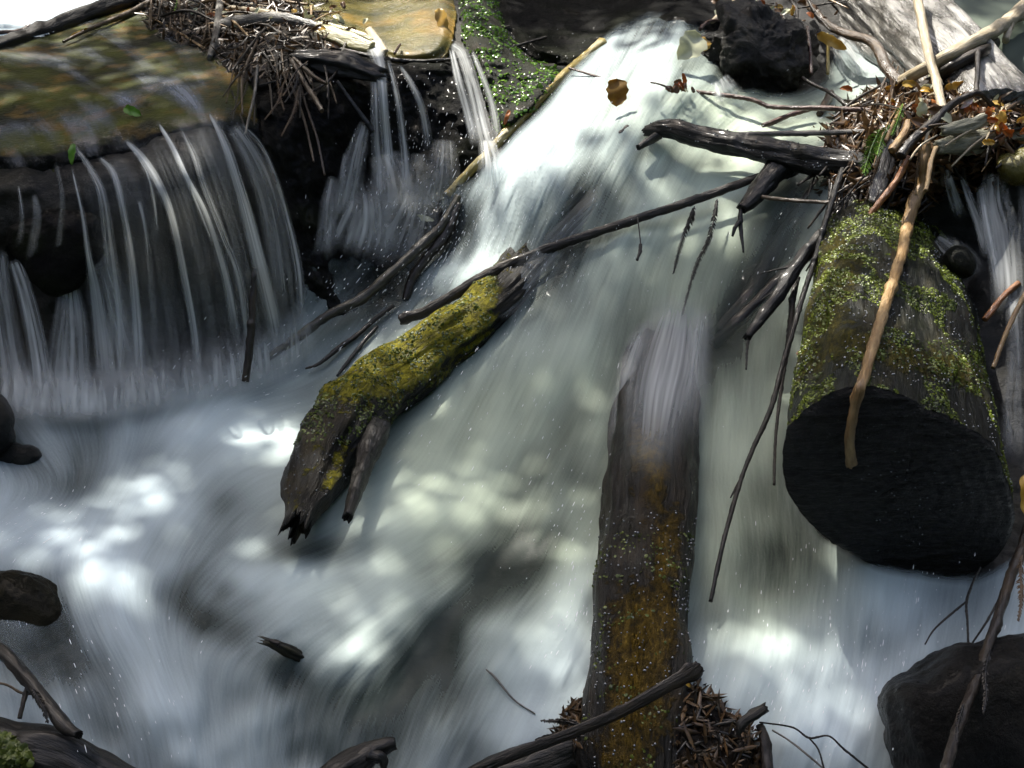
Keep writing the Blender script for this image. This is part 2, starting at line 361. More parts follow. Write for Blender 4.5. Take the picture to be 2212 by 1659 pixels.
#FLOW
FLOW = [(0,150,1,.3),(200,200,1,.5),(350,200,.9,.6),(450,230,.5,1),(200,330,.2,1),(200,900,.25,1),(80,980,.7,.8),
 (420,900,-.5,.6),(560,930,-1,.15),(400,1030,-.6,.6),(250,1080,-.5,.8),(90,1130,-.9,.35),(300,1180,-.4,.6),(230,1260,.3,.9),(250,1400,.6,1),(350,1500,.4,1),(480,1600,.1,1),(120,1320,.4,1),
 (1100,800,-.45,1),(1000,1000,-.45,.9),(850,1100,-.9,.45),(700,1250,-1,.35),(900,1250,-.8,.5),(1200,1150,-.5,.9),(1150,1300,-.7,.75),(950,1400,-.5,.9),(780,1400,-.75,.6),(520,1330,-.8,.55),(650,1600,-.15,1),(850,1560,-.35,1),(1000,1600,-.5,1),(1200,1480,-.5,.9),(1240,1250,-.15,1),
 (1400,80,-.5,1),(1250,300,-.55,.9),(1100,500,-.4,1),(850,600,-.6,.7),(1350,450,-.5,1),(1500,420,-.45,.9),(1700,260,-1,.35),(1850,200,-1,.3),(1600,350,-.7,.7),
 (1600,550,-.35,1),(1590,800,0,1),(1620,1100,.05,1),(1480,700,-.1,1),(1750,1320,0,1),(1700,1500,-.3,.8),(1950,1350,-.15,1),(2050,1500,-.2,1),(2150,600,.1,1),(800,350,0,1),(900,450,-.5,.8)]
FOAM_AND_LIGHT = [ # x, y, sx, sy, angle, amount; sun patches painted in as foam
 (1400,100,60,40,-60,.12),(1400,45,110,26,0,-.25),(1250,300,110,200,30,.38),(1100,480,70,140,25,.34),(960,585,90,26,8,.45),(1500,240,80,60,0,.15),(1480,420,120,120,0,.22),(1700,280,130,45,-8,.2),(1590,370,50,30,-30,.3),
 (920,1090,190,80,5,.26),(560,935,90,38,5,.38),(420,1010,90,60,0,.08),(340,1075,60,45,0,.2),(120,1160,120,50,-20,.32),(240,1235,60,38,15,.36),(650,1240,80,22,10,.2),(700,1290,160,28,12,.16),(790,1400,60,50,-30,.38),(560,1500,40,100,0,.05),(680,1440,70,36,20,.2),(1190,1430,75,55,-20,.34),(1230,1230,40,110,5,.32),(1100,1560,60,60,-40,.2),(330,1450,60,170,-25,.15),(560,1290,60,30,0,.1),
 (1720,1420,120,70,-15,.33),(1890,1270,120,45,-10,.22),(1950,1320,40,45,0,.22),(1800,1580,80,60,0,.25),(1620,1450,40,60,0,.15),(1120,820,120,120,0,.06),(1080,900,140,120,0,.07),(1380,560,100,80,0,.05),
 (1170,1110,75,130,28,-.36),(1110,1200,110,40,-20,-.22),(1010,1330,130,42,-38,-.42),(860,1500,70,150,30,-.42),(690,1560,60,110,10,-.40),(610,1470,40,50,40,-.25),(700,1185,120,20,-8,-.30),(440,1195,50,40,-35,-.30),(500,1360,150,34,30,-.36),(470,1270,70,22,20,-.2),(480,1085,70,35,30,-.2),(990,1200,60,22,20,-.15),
 (1245,430,75,60,-30,-.32),(1205,540,46,120,35,-.42),(1330,740,60,100,20,-.12),(1440,780,60,70,8,-.30),(1650,560,34,150,22,-.46),(1580,690,30,70,30,-.35),(1680,1150,70,100,10,-.22),(1740,1270,90,50,30,-.22),(1560,1360,80,40,10,-.14),(2040,1280,60,40,0,-.15),(1880,1380,120,28,-10,-.1),  # dark stripes at right paint a branch's shadow into the foam
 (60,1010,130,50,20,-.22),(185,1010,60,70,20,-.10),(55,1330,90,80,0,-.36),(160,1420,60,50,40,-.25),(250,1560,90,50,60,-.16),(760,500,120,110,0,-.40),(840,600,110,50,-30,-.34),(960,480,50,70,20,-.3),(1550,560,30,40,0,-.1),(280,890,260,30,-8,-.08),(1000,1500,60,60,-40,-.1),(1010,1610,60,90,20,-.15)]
SILT = [(1000,1000,300,250,0,.9),(1150,1100,160,160,0,.5),(1500,600,250,350,0,.8),(1600,1000,120,300,0,.7),(1700,1250,150,100,0,.5),(1700,250,200,80,0,.8),(850,1450,180,150,0,.3)]
LIGHT = [ # where the sun comes through the crowns
 (60,20,170,40,-8,.62),(250,-10,160,40,-10,.6),(90,95,120,26,-10,.25),(300,150,120,26,10,.26),(150,205,110,24,0,.14),(430,140,60,25,0,.3),(520,30,60,30,0,.30),(610,40,60,30,0,.6),(700,60,60,30,10,.85),(640,140,40,18,10,.4),
 (760,85,70,28,10,.95),(815,130,22,80,0,.85),(835,300,18,90,0,.5),(870,60,110,50,15,.85),(955,45,30,28,0,.9),(1000,160,32,110,-15,.75),(1040,320,24,70,-10,.6),(1090,150,60,80,-30,.55),(1130,215,50,40,0,.55),(1270,120,40,40,-45,.9),(1180,220,60,26,-45,.85),(1080,320,60,26,-45,.9),(1000,410,30,24,-45,.5),
 (1400,95,60,40,-50,.5),(1330,210,60,80,30,.7),(1210,330,70,100,30,.75),(1130,460,40,100,25,.6),(1080,560,45,40,25,.6),(960,590,70,24,8,.55),(1480,230,80,60,0,.42),(1500,140,40,60,0,.8),(1600,255,60,30,0,.65),(1560,350,90,26,-15,.3),(1630,365,36,22,-25,.8),(1750,280,90,30,-8,.5),(1860,170,60,40,0,.5),(1480,400,90,50,0,.15),
 (1580,30,40,50,-40,.6),(1700,20,80,24,15,.55),(1790,90,30,24,40,.7),(1850,60,110,50,45,.85),(1960,60,90,60,45,1.0),(2060,150,80,40,45,1.0),(2140,190,60,40,30,1.0),(2150,70,60,30,-35,.9),(2000,120,30,120,-8,.9),(1960,210,60,34,0,.7),(2060,250,70,34,0,.65),(2170,250,50,40,0,.75),(2130,300,110,30,-5,.5),(1890,300,50,60,-20,.7),(1930,380,34,80,20,.35),(1990,370,24,90,5,.7),(1955,500,24,60,12,.55),(1700,330,160,16,3,.35),(1800,290,90,14,0,.6),(2180,350,40,24,0,.6),(2140,470,50,90,-10,.45),(2070,560,34,24,0,.5),
 (1830,560,60,90,20,.5),(1900,600,70,70,0,.4),(2000,640,80,60,0,.3),(1780,680,50,80,10,.5),(1970,780,60,24,10,.40),(2090,800,50,34,20,.35),(1740,820,24,40,20,.5),(1890,720,26,90,15,.55),(1845,930,20,70,10,.45),
 (1000,650,70,24,-25,.45),(900,740,70,34,-35,.34),(800,830,50,26,-40,.34),(1090,600,40,24,-20,.5),(760,970,30,40,-40,.16),
 (562,932,52,26,5,.95),(640,930,60,50,0,.20),(240,1235,50,38,15,.7),(120,1170,80,34,-20,.42),(340,1075,50,40,0,.36),(640,1240,80,26,10,.22),(700,1440,50,30,10,.3),(790,1395,50,42,-30,.62),(1190,1430,60,46,-20,.42),(960,1110,140,55,5,.34),(1720,1420,90,52,-10,.45),(1950,1320,26,36,0,.5),(1830,1590,60,40,0,.25),(1240,1230,30,70,5,.16),(1370,985,26,30,0,.25),(1380,1350,40,90,0,.16),(1330,1640,40,40,0,.30),(850,1140,60,30,0,.10),(1900,1270,60,24,0,.10),(10,1640,50,40,0,.35),(1480,560,120,120,0,.06),(1100,950,150,120,0,.06)]
def summed(field, px, py, base=0.0):
    out = np.full(px.shape, base)
    for (x, y, sx, sy, a, am) in field: out += am * rot_gauss(px, py, x, y, sx, sy, a)
    return out
RAISED = [ # sunlit things that stand clear of the bed: x, y, lift, radius in metres, amount
 (1490,100,.16,.08,.95),(1333,200,.13,.05,.8),(1523,95,.14,.05,.8),(1290,105,.06,.05,.9),(1230,155,.06,.05,.9),(1170,212,.06,.05,.9),(1110,272,.06,.05,.9),(1060,325,.05,.05,.9),(1010,378,.04,.05,.6),
 (2180,40,.18,.07,.95),(2112,86,.16,.07,.95),(2053,117,.15,.07,.9),(1985,30,.27,.07,.95),(2000,90,.20,.07,.95),(2015,150,.15,.07,.95),(2030,220,.1,.07,.9),
 (1850,-10,.1,.14,.8),(1960,20,.1,.10,1.0),(2040,75,.1,.10,1.0),(2100,130,.1,.10,1.0),(2160,190,.1,.1,1.0),(1900,60,.1,.06,.6),
 (1797,90,.16,.06,.95),(1590,5,.12,.06,.9),(1555,30,.12,.06,.8),(1640,15,.15,.08,.7),(1720,25,.15,.10,.8),(1770,35,.12,.06,.7),
 (1960,205,.15,.10,.9),(2060,215,.16,.10,.85),(2150,240,.14,.10,.9),(2190,270,.14,.08,.8),(1990,250,.17,.08,.8),(1900,270,.18,.07,.75),(1880,340,.2,.07,.8),(1925,310,.18,.05,.7),(1720,288,.15,.05,.6),(1820,286,.15,.05,.8),(1640,292,.15,.04,.5),
 (2090,290,.17,.08,.7),(2160,300,.16,.08,.6),(1995,340,.18,.05,.9),(1985,400,.24,.05,.9),(1965,470,.26,.05,.8),(1940,560,.3,.04,.7),(1905,680,.42,.04,.7),(1870,800,.5,.04,.7),(1842,930,.48,.04,.6),(1915,370,.16,.05,.4),
 (1830,540,.22,.08,.8),(1790,640,.3,.09,.9),(1760,740,.36,.08,.85),(1730,840,.42,.05,.8),(1880,600,.32,.08,.55),(1990,600,.35,.07,.45),(1975,770,.42,.08,.9),(2095,790,.4,.07,.8),(2020,690,.36,.08,.3),
 (1040,650,.11,.06,.85),(985,690,.13,.07,.8),(930,720,.17,.07,.75),(870,770,.2,.07,.7),(800,830,.21,.07,.6),(1090,600,.08,.06,.7),(1110,585,.1,.04,.8),(970,640,.11,.05,.7),(880,680,.11,.04,.5),(760,890,.22,.05,.3),
 (955,45,.1,.05,.95),(750,82,.09,.10,.95),(690,66,.09,.08,.8),(560,30,.12,.10,.55),(620,40,.12,.08,.7),(812,86,.09,.05,1.0),(660,130,.07,.06,.4),(470,40,.12,.05,.4),(900,130,.1,.06,.6),(1000,125,.1,.08,.6),(1100,104,.08,.06,.6)]
def light_mask(px, py):
    out = np.zeros(px.shape)
    for (x, y, sx, sy, a, am) in LIGHT:
        g = rot_gauss(px, py, x, y, sx * 1.0, sy * 1.0, a); out = 1 - (1 - out) * (1 - np.clip(am * np.minimum(1, 1.25 * g), 0, 1))
    return out
def flow_at(px, py):
    fx = np.zeros(px.shape); fy = np.zeros(px.shape)
    for (x, y, u, v) in FLOW:
        l = math.hypot(u, v); w = 1.0 / (((px - x) ** 2 + (py - y) ** 2) / 1e4 + .25) ** 1.7; fx += w * u / l; fy += w * v / l
    l = np.hypot(fx, fy) + 1e-9; return fx / l, fy / l
G = 2.6
GX = np.arange(-330, 2545, G); GY = np.arange(-170, 1930, G)
PX, PY = np.meshgrid(GX, GY)
_cx = np.meshgrid(np.arange(-330, 2560, 10.4), np.arange(-170, 1945, 10.4))
def up_res(coarse):
    """bilinear from the 10.4 px lattice to the fine one"""
    ix = (PX - _cx[0][0, 0]) / 10.4; iy = (PY - _cx[1][0, 0]) / 10.4; x0 = np.clip(ix.astype(int), 0, coarse.shape[1] - 2); y0 = np.clip(iy.astype(int), 0, coarse.shape[0] - 2)
    fx, fy = ix - x0, iy - y0
    return coarse[y0, x0] * (1 - fx) * (1 - fy) + coarse[y0, x0 + 1] * fx * (1 - fy) + coarse[y0 + 1, x0] * (1 - fx) * fy + coarse[y0 + 1, x0 + 1] * fx * fy
BT = up_res(B(*_cx))
_fl = flow_at(*_cx); FX, FY = up_res(_fl[0]), up_res(_fl[1])
def lic(src, steps):
    """smear a noise along the current, the way running water streaks"""
    H, W = src.shape; acc = src.copy(); nrm = np.ones_like(src)
    for sg in (1, -1):
        x = np.broadcast_to(np.arange(W)[None], (H, W)).astype(float).copy(); y = np.broadcast_to(np.arange(H)[:, None], (H, W)).astype(float).copy()
        for k in range(steps):
            xi = np.clip(x, 0, W - 1).astype(int); yi = np.clip(y, 0, H - 1).astype(int)
            x += sg * FX[yi, xi]; y += sg * FY[yi, xi]
            xi = np.clip(x, 0, W - 1).astype(int); yi = np.clip(y, 0, H - 1).astype(int)
            w = .5 + .5 * math.cos(math.pi * k / steps); acc += src[yi, xi] * w; nrm += w
    return acc / nrm
_r2 = np.random.RandomState(11)
_white = _r2.rand(*PX.shape) - .5
ST1 = lic(_white, 16); ST1 /= ST1.std()
ST2 = lic(blur(_white, 4), 34); ST2 /= ST2.std()
ST4 = lic(blur(_r2.rand(*PX.shape) - .5, 22), 16); ST4 /= ST4.std()
ST5 = lic(blur(_r2.rand(*PX.shape) - .5, 9), 12); ST5 /= ST5.std()
ST3 = lic(blur(_r2.rand(*PX.shape) - .5, 12), 50); ST3 /= ST3.std()

def patch(name, poly, mat, off=0.0, step=2, disp=None, attrs=None, thick=0.0, parent=None, dome=0):
    """a piece of surface bounded by an outline, with its own thickness"""
    sl = (slice(None, None, step), slice(None, None, step)); px, py = PX[sl], PY[sl]
    ins = poly[sl] if isinstance(poly, np.ndarray) else in_poly(px, py, poly)
    cell = ins[:-1, :-1] | ins[1:, :-1] | ins[:-1, 1:] | ins[1:, 1:]
    use = np.zeros(px.shape, bool)
    use[:-1, :-1] |= cell; use[1:, :-1] |= cell; use[:-1, 1:] |= cell; use[1:, 1:] |= cell
    idx = np.full(px.shape, -1); idx[use] = np.arange(use.sum())
    t = BT[sl][use] - off; x, y = px[use], py[use]
    if dome: t = t + (1 - sstep(.45, .95, blur(in_poly(PX, PY, poly).astype(float), dome))[sl][use]) * (.05 + off)
    v = Wt(x, y, t)
    if disp is not None: v = v - (disp(v, x, y) if callable(disp) else disp[sl][use])[:, None] * ray(x, y)
    yy, xx = np.nonzero(cell)
    f = np.stack([idx[yy, xx], idx[yy + 1, xx], idx[yy + 1, xx + 1], idx[yy, xx + 1]], -1)
    at = {k: a[sl][use] for k, a in (attrs or {}).items()}
    if thick:
        n = len(v); back = v + np.array([0, .6, -.8]) * thick; v = np.concatenate([v, back])
        e = np.concatenate([f[:, [0, 1]], f[:, [1, 2]], f[:, [2, 3]], f[:, [3, 0]]]); key = np.sort(e, 1); k1 = key[:, 0] * n + key[:, 1]
        u, inv, cnt = np.unique(k1, return_inverse=True, return_counts=True); be = e[cnt[inv] == 1]
        f = np.concatenate([f, f[:, ::-1] + n, np.stack([be[:, 1], be[:, 0], be[:, 0] + n, be[:, 1] + n], -1)])
        at = {k: np.concatenate([a, a]) for k, a in at.items()}
    o = mesh_obj(name, v, f, mat, parent, at); o["n_top"] = 0; del o["n_top"]
    return o
def rock_disp(amp, sc, seed=0): return lambda v, x, y: amp * fbm(v * sc + seed, 5, .55)

# ================================================================== SETTING
# ---- ground out to the horizon: a wooded gully with the stream in its bottom
def build_ground():
    u = np.sinh(np.linspace(-6.2, 6.2, 141)) ; u = u / u.max() * 150.0
    X, Y = np.meshgrid(u, u)
    axis = .25 * np.maximum(Y - 1, 0); d = np.abs(X - .1 * Y)
    z = -1.1 + .10 * np.clip(Y, -40, 40) + 3.0 * sstep(2.5, 7, d) + .12 * np.maximum(d - 5, 0) + 2.6 * sstep(3.5, 9, Y) - .3 * sstep(-2, -8, Y)
    z += .25 * fbm(np.stack([X, Y, X * 0], -1) * .35, 4) * sstep(1.5, 4, np.hypot(X, Y))
    z = np.minimum(z, 14)
    mesh_obj("ground", np.stack([X, Y, z], -1).reshape(-1, 3), grid_faces(*X.shape), M['soil'])["kind"] = "structure"
build_ground()
FULL = [(-329, -169), (2544, -169), (2544, 1929), (-329, 1929)]
_amp = .03 + 0 * PX
o = patch("stream_bed", FULL, M['bed'], -.07, 3, rock_disp(.05, 6), thick=.25); o["kind"] = "structure"

# ---- running water
MAINP = [(-329,890),(0,900),(100,895),(300,868),(430,835),(530,800),(630,745),(655,640),(690,520),(740,455),(800,430),(860,440),(950,430),(1020,395),(1090,330),(1180,230),(1260,140),(1330,65),(1400,38),(1470,40),(1530,75),(1540,150),(1590,200),(1700,215),(1790,180),(1820,85),(1880,120),(1960,180),(1960,260),(1860,330),(1840,420),(1800,500),(1740,650),(1720,900),(1760,1150),(1900,1230),(2100,1260),(2200,1210),(2300,1100),(2544,1100),(2544,1929),(-329,1929)]
inside = blur(in_poly(PX, PY, MAINP).astype(float), 7)
_soft = blur(in_poly(PX, PY, MAINP).astype(float), 20); _k = sstep(720, 600, PX) * sstep(520, 640, PY); inside = inside * (1 - _k) + _soft * _k
foam = .54 + 1.28 * summed(FOAM_AND_LIGHT, PX, PY, 0.0)
silt = np.clip(summed(SILT, PX, PY, 0.0), 0, 1)
calm = sstep(.15, .55, foam)
streak = ST3 * .036 + ST2 * .016 + ST1 * .020 + (ST4 * .075 + ST5 * .035) * sstep(620, 900, PY)
chute = np.clip(summed([(1280,280,150,220,30,1),(1430,110,90,90,0,.8),(1100,520,80,140,20,.8),(1680,280,160,60,-8,.7),(880,560,120,80,0,.8)], PX, PY), 0, 1)
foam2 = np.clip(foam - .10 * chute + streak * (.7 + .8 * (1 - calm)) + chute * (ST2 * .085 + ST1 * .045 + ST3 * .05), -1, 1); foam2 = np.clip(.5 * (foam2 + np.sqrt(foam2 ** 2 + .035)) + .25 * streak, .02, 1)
edge = np.clip(inside * (2.0 - .6 * _k) - .5 + .25 * _k + ST2 * .10 * (1 - inside) + ST3 * .06 * _k * (1 - inside), 0, 1) * sstep(.02, .2, inside)
thin = np.clip(summed([(1400,50,100,28,0,.55),(1320,110,30,60,40,.35),(760,480,110,90,0,.5),(820,590,120,60,-30,.4),(960,480,60,70,20,.35),(1250,440,50,70,30,.5),(1185,560,40,90,35,.55),(1445,760,70,40,0,.2),(1435,850,70,60,0,.45),(1650,590,60,150,32,.42),(60,1340,100,90,0,.55),(120,1450,60,60,0,.2)], PX, PY), 0, .85)
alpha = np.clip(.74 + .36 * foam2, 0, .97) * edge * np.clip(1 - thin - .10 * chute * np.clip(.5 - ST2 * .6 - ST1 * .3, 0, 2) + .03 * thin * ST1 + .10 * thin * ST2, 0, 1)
disp = .045 * (blur(foam, 10) - .6) + .004 * ST3 + .0014 * ST2 + .00015 * ST1
disp += (.007 * ST4 + .003 * ST5) * sstep(560, 800, PY)
disp += chute * (.0022 * ST2 + .0006 * ST1 + .003 * ST3)
disp += .016 * summed([(1445,790,80,60,10,1.6),(1245,420,80,60,-30,1),(950,580,90,30,0,.8),(240,1230,80,50,0,1),(1450,700,90,50,0,.6)], PX, PY)
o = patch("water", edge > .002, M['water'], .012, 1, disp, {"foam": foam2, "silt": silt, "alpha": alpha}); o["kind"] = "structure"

# ---- left ledge with its sheet of clear water
LEDGE = [(-329,112),(0,106),(90,80),(185,36),(310,-6),(360,10),(450,60),(520,110),(545,200),(560,300),(575,420),(640,560),(660,740),(540,830),(430,860),(250,910),(-329,940)]
lip_line = np.interp(PX, [-329,0,160,260,340,450,520,560], [345,340,322,300,274,245,262,300])
def ledge_disp(v, x, y):
    ll = np.interp(x, [-329,0,160,260,340,450,520,560], [345,340,322,300,274,245,262,300])
    k = sstep(-30, 60, y - ll)
    b = .03 * rot_gauss(x, y, 120, 520, 90, 70) - .10 * k + .05 * rot_gauss(y, x, 0, 0, 1, 1) * 0
    return b + .03 * fbm(v * 7, 4) * (.35 + .65 * k)
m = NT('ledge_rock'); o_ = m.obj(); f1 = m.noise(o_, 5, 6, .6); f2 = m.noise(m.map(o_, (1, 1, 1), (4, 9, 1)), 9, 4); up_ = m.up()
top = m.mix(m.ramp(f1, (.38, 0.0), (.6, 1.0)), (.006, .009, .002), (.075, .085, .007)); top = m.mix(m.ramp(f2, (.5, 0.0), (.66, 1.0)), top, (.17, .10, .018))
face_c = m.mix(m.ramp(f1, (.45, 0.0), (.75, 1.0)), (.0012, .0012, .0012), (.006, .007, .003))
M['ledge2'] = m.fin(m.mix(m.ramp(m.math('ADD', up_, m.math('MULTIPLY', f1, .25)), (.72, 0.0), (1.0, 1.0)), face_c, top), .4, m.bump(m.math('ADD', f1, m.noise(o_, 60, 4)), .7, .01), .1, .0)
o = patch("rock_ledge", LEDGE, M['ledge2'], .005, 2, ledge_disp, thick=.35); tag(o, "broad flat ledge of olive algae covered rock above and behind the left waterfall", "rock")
CLEARP = [(-329,60),(0,62),(200,40),(330,60),(440,95),(500,150),(530,250),(545,300),(500,290),(450,268),(340,300),(260,325),(160,345),(0,365),(-329,370)]
ci = blur(in_poly(PX, PY, CLEARP).astype(float), 5)
viol_reflect = summed([(150,265,70,20,-12,.55),(285,205,35,18,-20,.7),(25,275,40,12,0,.6),(370,180,80,16,38,.35),(400,215,40,14,38,.35),(60,130,80,10,0,.5),(280,150,70,10,25,.3),(440,180,20,26,20,.4)], PX, PY)  # violet reflections painted into the sheet's colour
cf = np.clip(.10 + viol_reflect * .75 + .10 * ST2 + .07 * ST1 + .08 * ST3, 0, 1)
ca = np.clip(.08 + .5 * cf + .06 * ST2, .02, .65) * np.clip(ci * 1.6 - .3, 0, 1)
o = patch("water_sheet", CLEARP, M['clear'], .028, 1, ledge_disp_arr if False else (lambda v, x, y: ledge_disp(v, x, y) * .55), {"foam": cf, "silt": cf * 0, "alpha": ca}); o["kind"] = "structure"

# far bright pool behind the upper-left log
FARP = [(-329,-100),(330,-120),(300,-10),(200,25),(90,75),(-329,110)]
fi = blur(in_poly(PX, PY, FARP).astype(float), 3)
o = patch("upper_water", FARP, M['water'], .05, 2, .004 * ST2, {"foam": np.clip(.8 + .08 * ST2, 0, 1), "silt": fi * 0, "alpha": np.clip(fi * 1.5, 0, 1)}); o["kind"] = "structure"
# dark slack water at the upper right
RP = [(1990,-120),(2544,-120),(2544,220),(2230,225),(2120,110)]
ri = blur(in_poly(PX, PY, RP).astype(float), 3)
o = patch("side_water", RP, M['water'], .0, 2, .003 * ST2, {"foam": np.clip(.13 + .05 * ST2 + .05 * ST3 + .16 * rot_gauss(PX, PY, 2130, 60, 30, 90, 50), 0, 1), "silt": ri, "alpha": ri * .9}); o["kind"] = "structure"

# ---- ochre pool lip in the middle and its dark face
LIPP = [(600,-80),(960,-60),(985,30),(975,90),(960,125),(880,135),(830,120),(790,95),(690,60),(620,20)]
def lip_disp(v, x, y): return .02 + .010 * fbm(v * 6, 4)
o = patch("lip_rock", LIPP, M['lip'], .015, 1, lip_disp, thick=.1, dome=7); tag(o, "rounded ochre rock under clear shallow water at the lip of the middle falls", "rock")
li = blur(in_poly(PX, PY, LIPP).astype(float), 3)
lf = np.clip(.06 + .05 * ST2 + .05 * ST1, 0, 1)
o = patch("lip_water", LIPP, M['clear'], .03, 1, lip_disp, dome=7, attrs= {"foam": lf, "silt": lf * 0, "alpha": np.clip(.10 + .06 * ST2, 0, .5) * li}); o["kind"] = "structure"
FACEP = [(540,160),(640,130),(700,120),(800,140),(980,120),(1040,250),(1060,350),(1000,430),(900,560),(760,700),(650,740),(600,500),(560,330)]
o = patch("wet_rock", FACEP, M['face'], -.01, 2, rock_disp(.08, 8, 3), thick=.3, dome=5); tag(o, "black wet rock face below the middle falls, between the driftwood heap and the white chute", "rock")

# ---- mossy bank and the dark wall at the top
BANKP = [(985,-90),(1060,-60),(1090,70),(1150,130),(1230,150),(1200,200),(1120,275),(1085,300),(1060,240),(1030,150),(1000,80)]
o = patch("mossy_bank", BANKP, M['bank'], .05, 2, rock_disp(.05, 14, 5), thick=.25, dome=7); tag(o, "steep bank dotted with tiny bright green wet leaves beside the yellow pole", "bank"); bank = o
WALLP = [(1040,-169),(1640,-169),(1600,20),(1540,70),(1400,50),(1330,75),(1250,140),(1150,120),(1090,60)]
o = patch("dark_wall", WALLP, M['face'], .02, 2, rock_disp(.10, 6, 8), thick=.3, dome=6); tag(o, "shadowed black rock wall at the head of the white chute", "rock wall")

#FALLS
_fs = [0]
def ribbon(pts, bulge=.05, nu=15, dens=.75, soft=1.4, seed=None, fin=.06, fout=.22, con=1.0):
    """one falling strand: bowed cross-section, streaky, open edges"""
    _fs[0] += 1; sd = _fs[0] if seed is None else seed
    L = np.hypot(*np.diff(np.array([p[:2] for p in pts], float), axis=0).T).sum(); n = int(max(14, L / 7))
    w, r = seg_world(pts, n, straight=False); tg = np.gradient(w, axis=0); tg /= np.linalg.norm(tg, axis=1)[:, None]
    vd = w - CAM; vd /= np.linalg.norm(vd, axis=1)[:, None]; sd_v = np.cross(tg, vd); sd_v /= np.linalg.norm(sd_v, axis=1)[:, None]
    s = np.linspace(-1, 1, nu)[None]
    v = w[:, None] + sd_v[:, None] * (s * r[:, None])[..., None] - vd[:, None] * ((1 - s ** 2) * r[:, None] * bulge * 2)[..., None]
    S = np.broadcast_to(s, (n, nu)); wid = np.array([p[3] for p in pts]).mean()
    q = np.stack([S * wid / 13.0, np.broadcast_to(np.linspace(0, 1.1, n)[:, None], S.shape), np.full(S.shape, sd * 7.7)], -1)
    st = fbm(q, 4, .65)
    u = np.linspace(0, 1, n)[:, None]
    al = dens * np.clip(1 - np.abs(S) ** soft, 0, 1) * np.clip(.66 + 1.25 * con * st, 0, 1.3) * sstep(0, fin, u) * sstep(0, fout, 1 - u)
    return v.reshape(-1, 3), grid_faces(n, nu), np.clip(al, 0, .97).ravel(), np.clip(.75 + .35 * st, 0, 1).ravel()
def falls(name, strands, mat):
    V, F, A, Q, o = [], [], [], [], 0
    for st in strands:
        v, f, a, q = ribbon(**st) if isinstance(st, dict) else ribbon(st)
        V.append(v); F.append(f + o); A.append(a); Q.append(q); o += len(v)
    A = np.concatenate(A); ob = mesh_obj(name, np.concatenate(V), np.concatenate(F), mat, None, {"alpha": A, "foam": np.concatenate(Q), "silt": A * 0}); ob["kind"] = "structure"
    return ob
def arc(p, a=.05, b=.09, c=.04):
    n = len(p); return [(x, y, float(np.interp(i / (n - 1), [0, .4, 1], [a, b, c])), w) for i, (x, y, w) in enumerate(p)]
def S_(p, dens=.75, nu=19, **k): return dict(pts=arc([(x, y, w * 1.25) for x, y, w in p]), dens=min(1.15, dens * 1.4), nu=nu, **k)
left = [
 S_([(160,314,8),(198,369,14),(222,427,18),(240,567,24),(252,700,30),(258,880,34)], .55),
 S_([(212,338,8),(246,376,14),(267,461,14),(284,567,17),(298,725,20),(304,872,24)], .8),
 S_([(268,300,8),(308,342,15),(345,403,17),(373,478,15),(403,623,15),(420,725,15),(430,845,17)], .85),
 S_([(340,262,6),(373,318,13),(403,383,15),(441,455,16),(475,555,17),(499,657,19),(515,765,22)], .85),
 S_([(388,270,6),(420,338,12),(441,403,12),(485,513,13),(515,590,14),(532,690,16),(545,790,18)], .7),
 S_([(448,234,6),(485,308,16),(513,393,20),(537,478,24),(565,588,28),(590,691,30),(600,765,30)], .8),
 S_([(520,266,6),(564,314,9),(598,393,13),(622,478,15),(645,588,18),(654,735,22)], .5),
 S_([(500,270,30),(545,340,44),(580,430,50),(605,560,50),(625,745,56)], .34, 25),
 S_([(155,360,5),(178,461,9),(191,547,13),(205,620,22),(222,740,34),(238,890,44)], .5, 21),
 S_([(30,560,24),(50,620,30),(70,700,34),(86,790,38),(96,900,44)], .62, 21),
 S_([(-10,540,40),(0,640,46),(20,760,54),(45,905,64)], .45, 25),
 S_([(74,420,10),(80,470,16),(70,540,20),(66,600,22)], .28),
 S_([(150,600,30),(152,690,60),(150,780,80),(150,905,96)], .50, 31),
 S_([(210,520,40),(240,640,90),(270,760,120),(285,880,140)], .22, 41),
 S_([(250,330,30),(300,450,60),(330,600,80),(355,730,90),(370,850,90)], .10, 31),
 S_([(330,290,30),(390,420,60),(430,560,70),(460,700,80),(470,820,90)], .10, 31),
 S_([(420,260,50),(470,380,70),(515,520,80),(545,650,80),(565,790,90)], .16, 31),
 S_([(300,430,8),(315,500,9),(325,600,10),(338,760,12)], .35), S_([(362,300,5),(395,370,7),(430,450,8),(465,540,8)], .5),
 S_([(285,320,5),(318,375,7),(333,440,8),(340,520,8)], .4), S_([(120,350,6),(135,430,10),(128,520,14),(118,600,20)], .2), S_([(40,400,6),(48,470,10),(40,540,14)], .2),
]
left += [S_([(x0, y0, w0), (x0 + 30, y0 + 110, w0 * 1.5), (x0 + 60, y0 + 300, w0 * 1.8), (x0 + 78, y1, w0 * 2)], d * .16, 41) for x0, y0, y1, w0, d in [(235,335,900,44,.30),(300,300,890,50,.34),(380,270,870,50,.36),(450,250,850,44,.34),(190,360,915,40,.30)]]
left += [S_([(x0, y0, w0), (x0 + 6, y0 + 70, w0 * 1.4), (x0 + 8, y0 + 150, w0 * 1.7)], d, 41, fin=.7, fout=.3) for x0, y0, w0, d in [(30,760,90,.5),(110,770,100,.5),(200,770,100,.5),(290,755,100,.45),(380,735,90,.4),(470,715,90,.4),(560,690,80,.4),(630,650,70,.35)]]
falls("waterfall", left, M['veil'])
